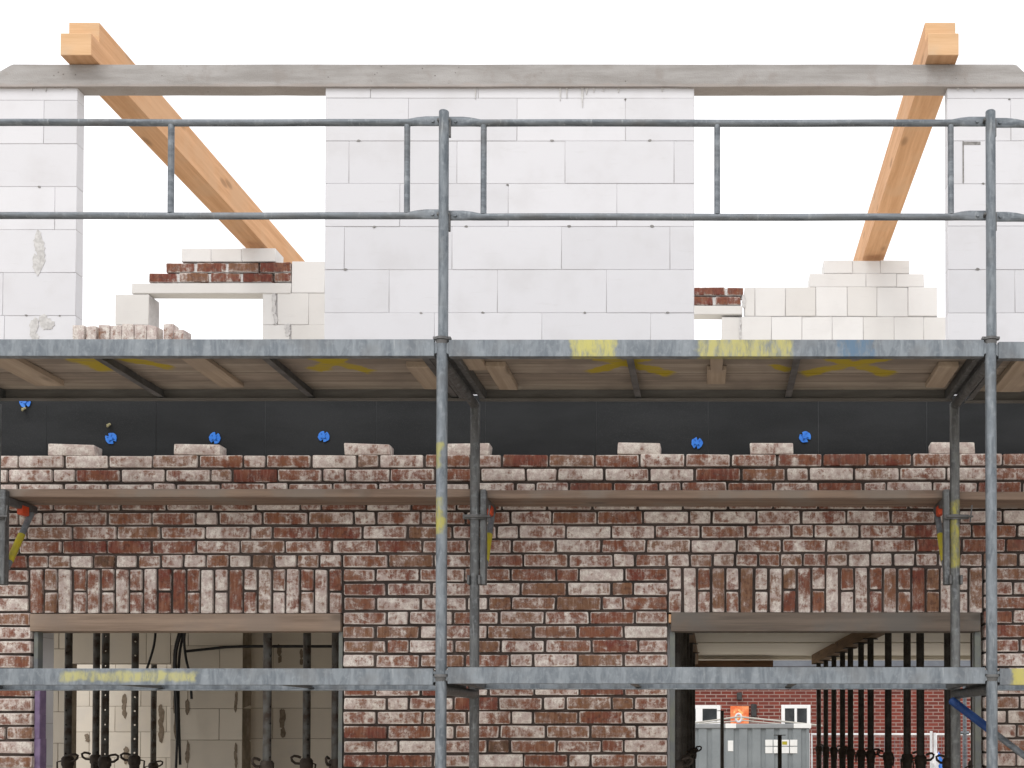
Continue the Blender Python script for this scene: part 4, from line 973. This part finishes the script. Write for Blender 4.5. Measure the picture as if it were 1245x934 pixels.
window(826,876,857.5,881.5,[(850,.08)],'wide white window at the left'); window(950,985.5,857,886.5,[(967.5,.03)],'square white window at the right')
mb=MB(); a=P(896,842,DH-.1); b=P(902,851,DH-.1); mb.box((a.x,DH-.14,b.z),(b.x,DH-.002,a.z),r=.01,seg=1); mb.build('vent_box',MAT['dark'],parent=h)
mb=MB(); a=P(913,856,DH-.1); b=P(920,872,DH-.1); mb.box((a.x,DH-.12,b.z),(b.x,DH-.002,a.z),r=.02,seg=1); mb.build('wall_lamp',MAT['dark'],parent=h)
sg=thing('orange_sign',(P(899,870,DH-.2).x,DH-.06,P(899,880,DH-.2).z),'orange square sign on the red brick house wall','sign')
mb=MB(); a=P(888,858.5,DH-.05); b=P(910.5,880,DH-.05); mb.box((a.x,DH-.05,b.z),(b.x,DH-.025,a.z),r=.006,seg=1); mb.build('board',MAT['sign'],parent=sg)
mb=MB(); q=random.Random(4)
for (cx,cy,r) in [(899,864,2.2),(901,867,2.6),(896,874,2.0),(903,873,2.5),(893,866,1.5)]:
    c=P(cx,cy,DH-.05); pts=[(c.x+r*DH/F*q.uniform(.5,1.1)*math.cos(k*.7),c.z+r*DH/F*q.uniform(.4,1)*math.sin(k*.7)) for k in range(9)]
    mb.prism(pts,DH-.053,DH-.048)
mb.build('pale_mark',mat_simple('pale_sign_mark',(.85,.45,.18),(.9,.6,.25),scale=6),parent=sg)
# container
DC=19.0
cx0,cx1=-1.55,xat(986,DC,900); ct=P(VX,880,DC).z; cz0=.10
cn=thing('site_container',((cx0+cx1)/2,DC,0),'small grey corrugated steel container with white papers on its side','container')
mb=MB(); pts=[]; x=cx0+.04; k=0
prof=[]
while x<cx1-.1:
    prof += [(x,0),(x+.09,0),(x+.115,.03),(x+.165,.03),(x+.19,0)]; x+=.225
prof.append((cx1-.03,0))
vs=[];fs=[]
for (px_,dy) in prof: vs += [(px_,DC+.02+dy,cz0+.06),(px_,DC+.02+dy,ct-.075)]
for i in range(len(prof)-1): fs.append((2*i,2*i+2,2*i+3,2*i+1))
mb.add(vs,fs)
mb.box((cx0+.02,DC+.07,cz0+.05),(cx1-.02,DC+2.2,ct-.02)); mb.build('body',MAT['container'],parent=cn)
mb=MB(); mb.box((cx0,DC,ct-.078),(cx1,DC+2.25,ct),r=.01,seg=1); mb.build('roof_rim',mat_simple('rim_paint',(.24,.25,.255),(.30,.31,.315),scale=3,rough=.5),parent=cn)
mb=MB(); mb.box((cx0,DC,cz0),(cx1,DC+2.2,cz0+.06),r=.01,seg=1); mb.build('base_rim',MAT['container'],parent=cn)
for a,b in((882,895),(965,986.3)):
    mb=MB(); mb.box((xat(a,DC,883),DC-.004,ct-.073),(xat(b,DC,883),DC+.02,ct+.003),r=.003,seg=1); mb.build('corner_label',MAT['paper'],parent=cn)
def sheet(x0,y0,x1,y1):
    mb=MB(); a=P(x0,y0,DC); b=P(x1,y1,DC); mb.box((a.x,DC+.012,b.z),(b.x,DC+.018,a.z),r=.002,seg=1); return mb
sheet(885,900.5,891.5,913.5).build('paper_sheet',MAT['paper'],parent=cn)
xs4=[930,940,950,960,970]
for r_,(ya,yb) in enumerate(((899.5,907),(908,916))):
    for k in range(4): sheet(xs4[k]+.5,ya,xs4[k+1]-.5,yb).build('paper_sheet',MAT['paper'],parent=cn)
mb=MB(); a=P(951,901.5,DC); b=P(957,905.5,DC); mb.box((a.x,DC+.008,b.z),(b.x,DC+.011,a.z)); mb.build('yellow_sticker',MAT['yellow'],parent=cn)
# sling over the container
sl=thing('lifting_sling',P(898,880,DC+.6),'pale rope sling stretched over the container roof to a white hook','sling')
mb=MB(); A=P(898,871.5,DC+.3)
mb.tube([P(836,880,DC+.15),P(868,876,DC+.2),A],.015,8); mb.tube([A,P(945,876.5,DC+.25),P(1000,882.5,DC+.15)],.015,8); mb.tube([P(850,880,DC+.9),P(905,876,DC+.8),P(950,880.5,DC+.7)],.010,8); mb.build('rope',MAT['rope'],parent=sl)
mb=MB(); q_=[]
for k in range(13):
    a=2*math.pi*k/12; q_.append((A.x+.05*math.cos(a),A.y,A.z-.02+.07*math.sin(a)))
mb.tube(q_,.018,8); mb.build('hook',MAT['whitesteel'],parent=sl)
# mesh fence
DFN=22.0
zf=P(VX,893,DFN).z
def fence(px0,px1,lab):
    t=thing('mesh_fence',(xat((px0+px1)/2,DFN,900),DFN,0),lab,'fence','white mesh fence panels in the yard')
    X0,X1=xat(px0,DFN,900),xat(px1,DFN,900)
    mb=MB(); mb.tube([(X0,DFN,.05),(X0,DFN,zf),(X1,DFN,zf),(X1,DFN,.05),(X0,DFN,.05)],.024,8); mb.build('frame',MAT['whitesteel'],parent=t)
    mb=MB(); x=X0+.1
    while x<X1-.03: mb.tube([(x,DFN,.06),(x,DFN,zf-.02)],.0032,4,cap=False); x+=.10
    z=.2
    while z<zf-.05: mb.tube([(X0,DFN+.008,z),(X1,DFN+.008,z)],.0032,4,cap=False); z+=.2
    mb.build('mesh',MAT['galv'],parent=t)
    mb=MB()
    for x in (X0,X1): mb.box((x-.12,DFN-.3,.001),(x+.12,DFN+.3,.12),r=.02,seg=1)
    mb.build('foot',MAT['slab'],parent=t)
fence(987,1132,'white mesh fence panel right of the grey container'); fence(1138.5,1290,'white mesh fence panel behind the right jamb')
fence(830,984,'white mesh fence panel behind the grey container')
# bag hung on the fence
mb=MB(); q=random.Random(8); c=P(1139,928,17.8)
bm=bmesh.new(); bmesh.ops.create_icosphere(bm,subdivisions=3,radius=1)
vs=[]
for v in bm.verts:
    n_=1+.16*math.sin(v.co.x*7+v.co.z*5)+.12*math.sin(v.co.z*11+v.co.y*6)
    vs.append((c.x+v.co.x*.085*n_*(1-.35*v.co.z),c.y+v.co.y*.07*n_,c.z+v.co.z*.17*n_))
bm.verts.ensure_lookup_table(); fs=[[v.index for v in f.verts] for f in bm.faces]; bm.free()
mb.add(vs,fs); 
for i,f in enumerate(mb.f):
    if sum(mb.v[j][0] for j in f)/3>c.x+.02: mb.mi[i]=1
bagp=thing('plastic_bag',(c.x,c.y,0),'white and blue plastic bundle tied to a white post','plastic bundle')
mb.build('bundle',[MAT['foil_white'],MAT['blue']],parent=bagp)
mb=MB(); mb.tube([(c.x-.02,c.y+.06,0),(c.x-.02,c.y+.06,P(VX,891,c.y).z)],.022,8); mb.tube([(c.x-.075,c.y+.06,0),(c.x-.075,c.y+.06,P(VX,889,c.y).z)],.022,8); mb.build('post',MAT['whitesteel'],parent=bagp)
mb=MB(); x=xat(1173,16.5,900); mb.tube([(x,16.5,0),(x,16.5,P(VX,820,16.5).z)],.028,10); mb.tube([(x-.06,16.5,P(VX,891,16.5).z),(x+.06,16.5,P(VX,891,16.5).z)],.022,8)
tag(mb.build('fence_post',MAT['galvrail']),'pale grey tube post standing behind the last props at the right','post')
# ------------------------------------------------------------------ light
sc=bpy.context.scene
w=bpy.data.worlds.new('World'); sc.world=w; w.use_nodes=True; nt=w.node_tree
bg=nt.nodes['Background']
EL_,AZ=math.radians(52),math.radians(200)
sky=nd(nt,'ShaderNodeTexSky',sky_type='NISHITA'); sky.sun_disc=False; sky.sun_elevation=EL_; sky.sun_rotation=AZ; sky.air_density=1.0; sky.dust_density=3.0; sky.ozone_density=1.0
hs=nd(nt,'ShaderNodeHueSaturation',{'Saturation':.12,'Color':sky.outputs[0]})
cl=mix(nt,.65,hs.outputs[0],(13.2,13.1,13.3))
nt.links.new(cl,bg.inputs['Color']); bg.inputs['Strength'].default_value=.12
sun=bpy.data.lights.new('sun','SUN'); sun.energy=.8; sun.angle=math.radians(30); sun.color=(1,.97,.93)
so=bpy.data.objects.new('sun',sun); C.objects.link(so)
dirv=Vector((math.sin(AZ)*math.cos(EL_),math.cos(AZ)*math.cos(EL_),math.sin(EL_)))
so.rotation_euler=dirv.to_track_quat('Z','Y').to_euler()
vs_=sc.view_settings; vs_.view_transform='Standard'; vs_.look='None'; vs_.exposure=0.22; vs_.gamma=1
sc.render.engine='CYCLES'; sc.cycles.use_denoising=True
sc.cycles.max_bounces=10; sc.cycles.diffuse_bounces=6
for o in bpy.data.objects:
    if '_base' in o: del o['_base']
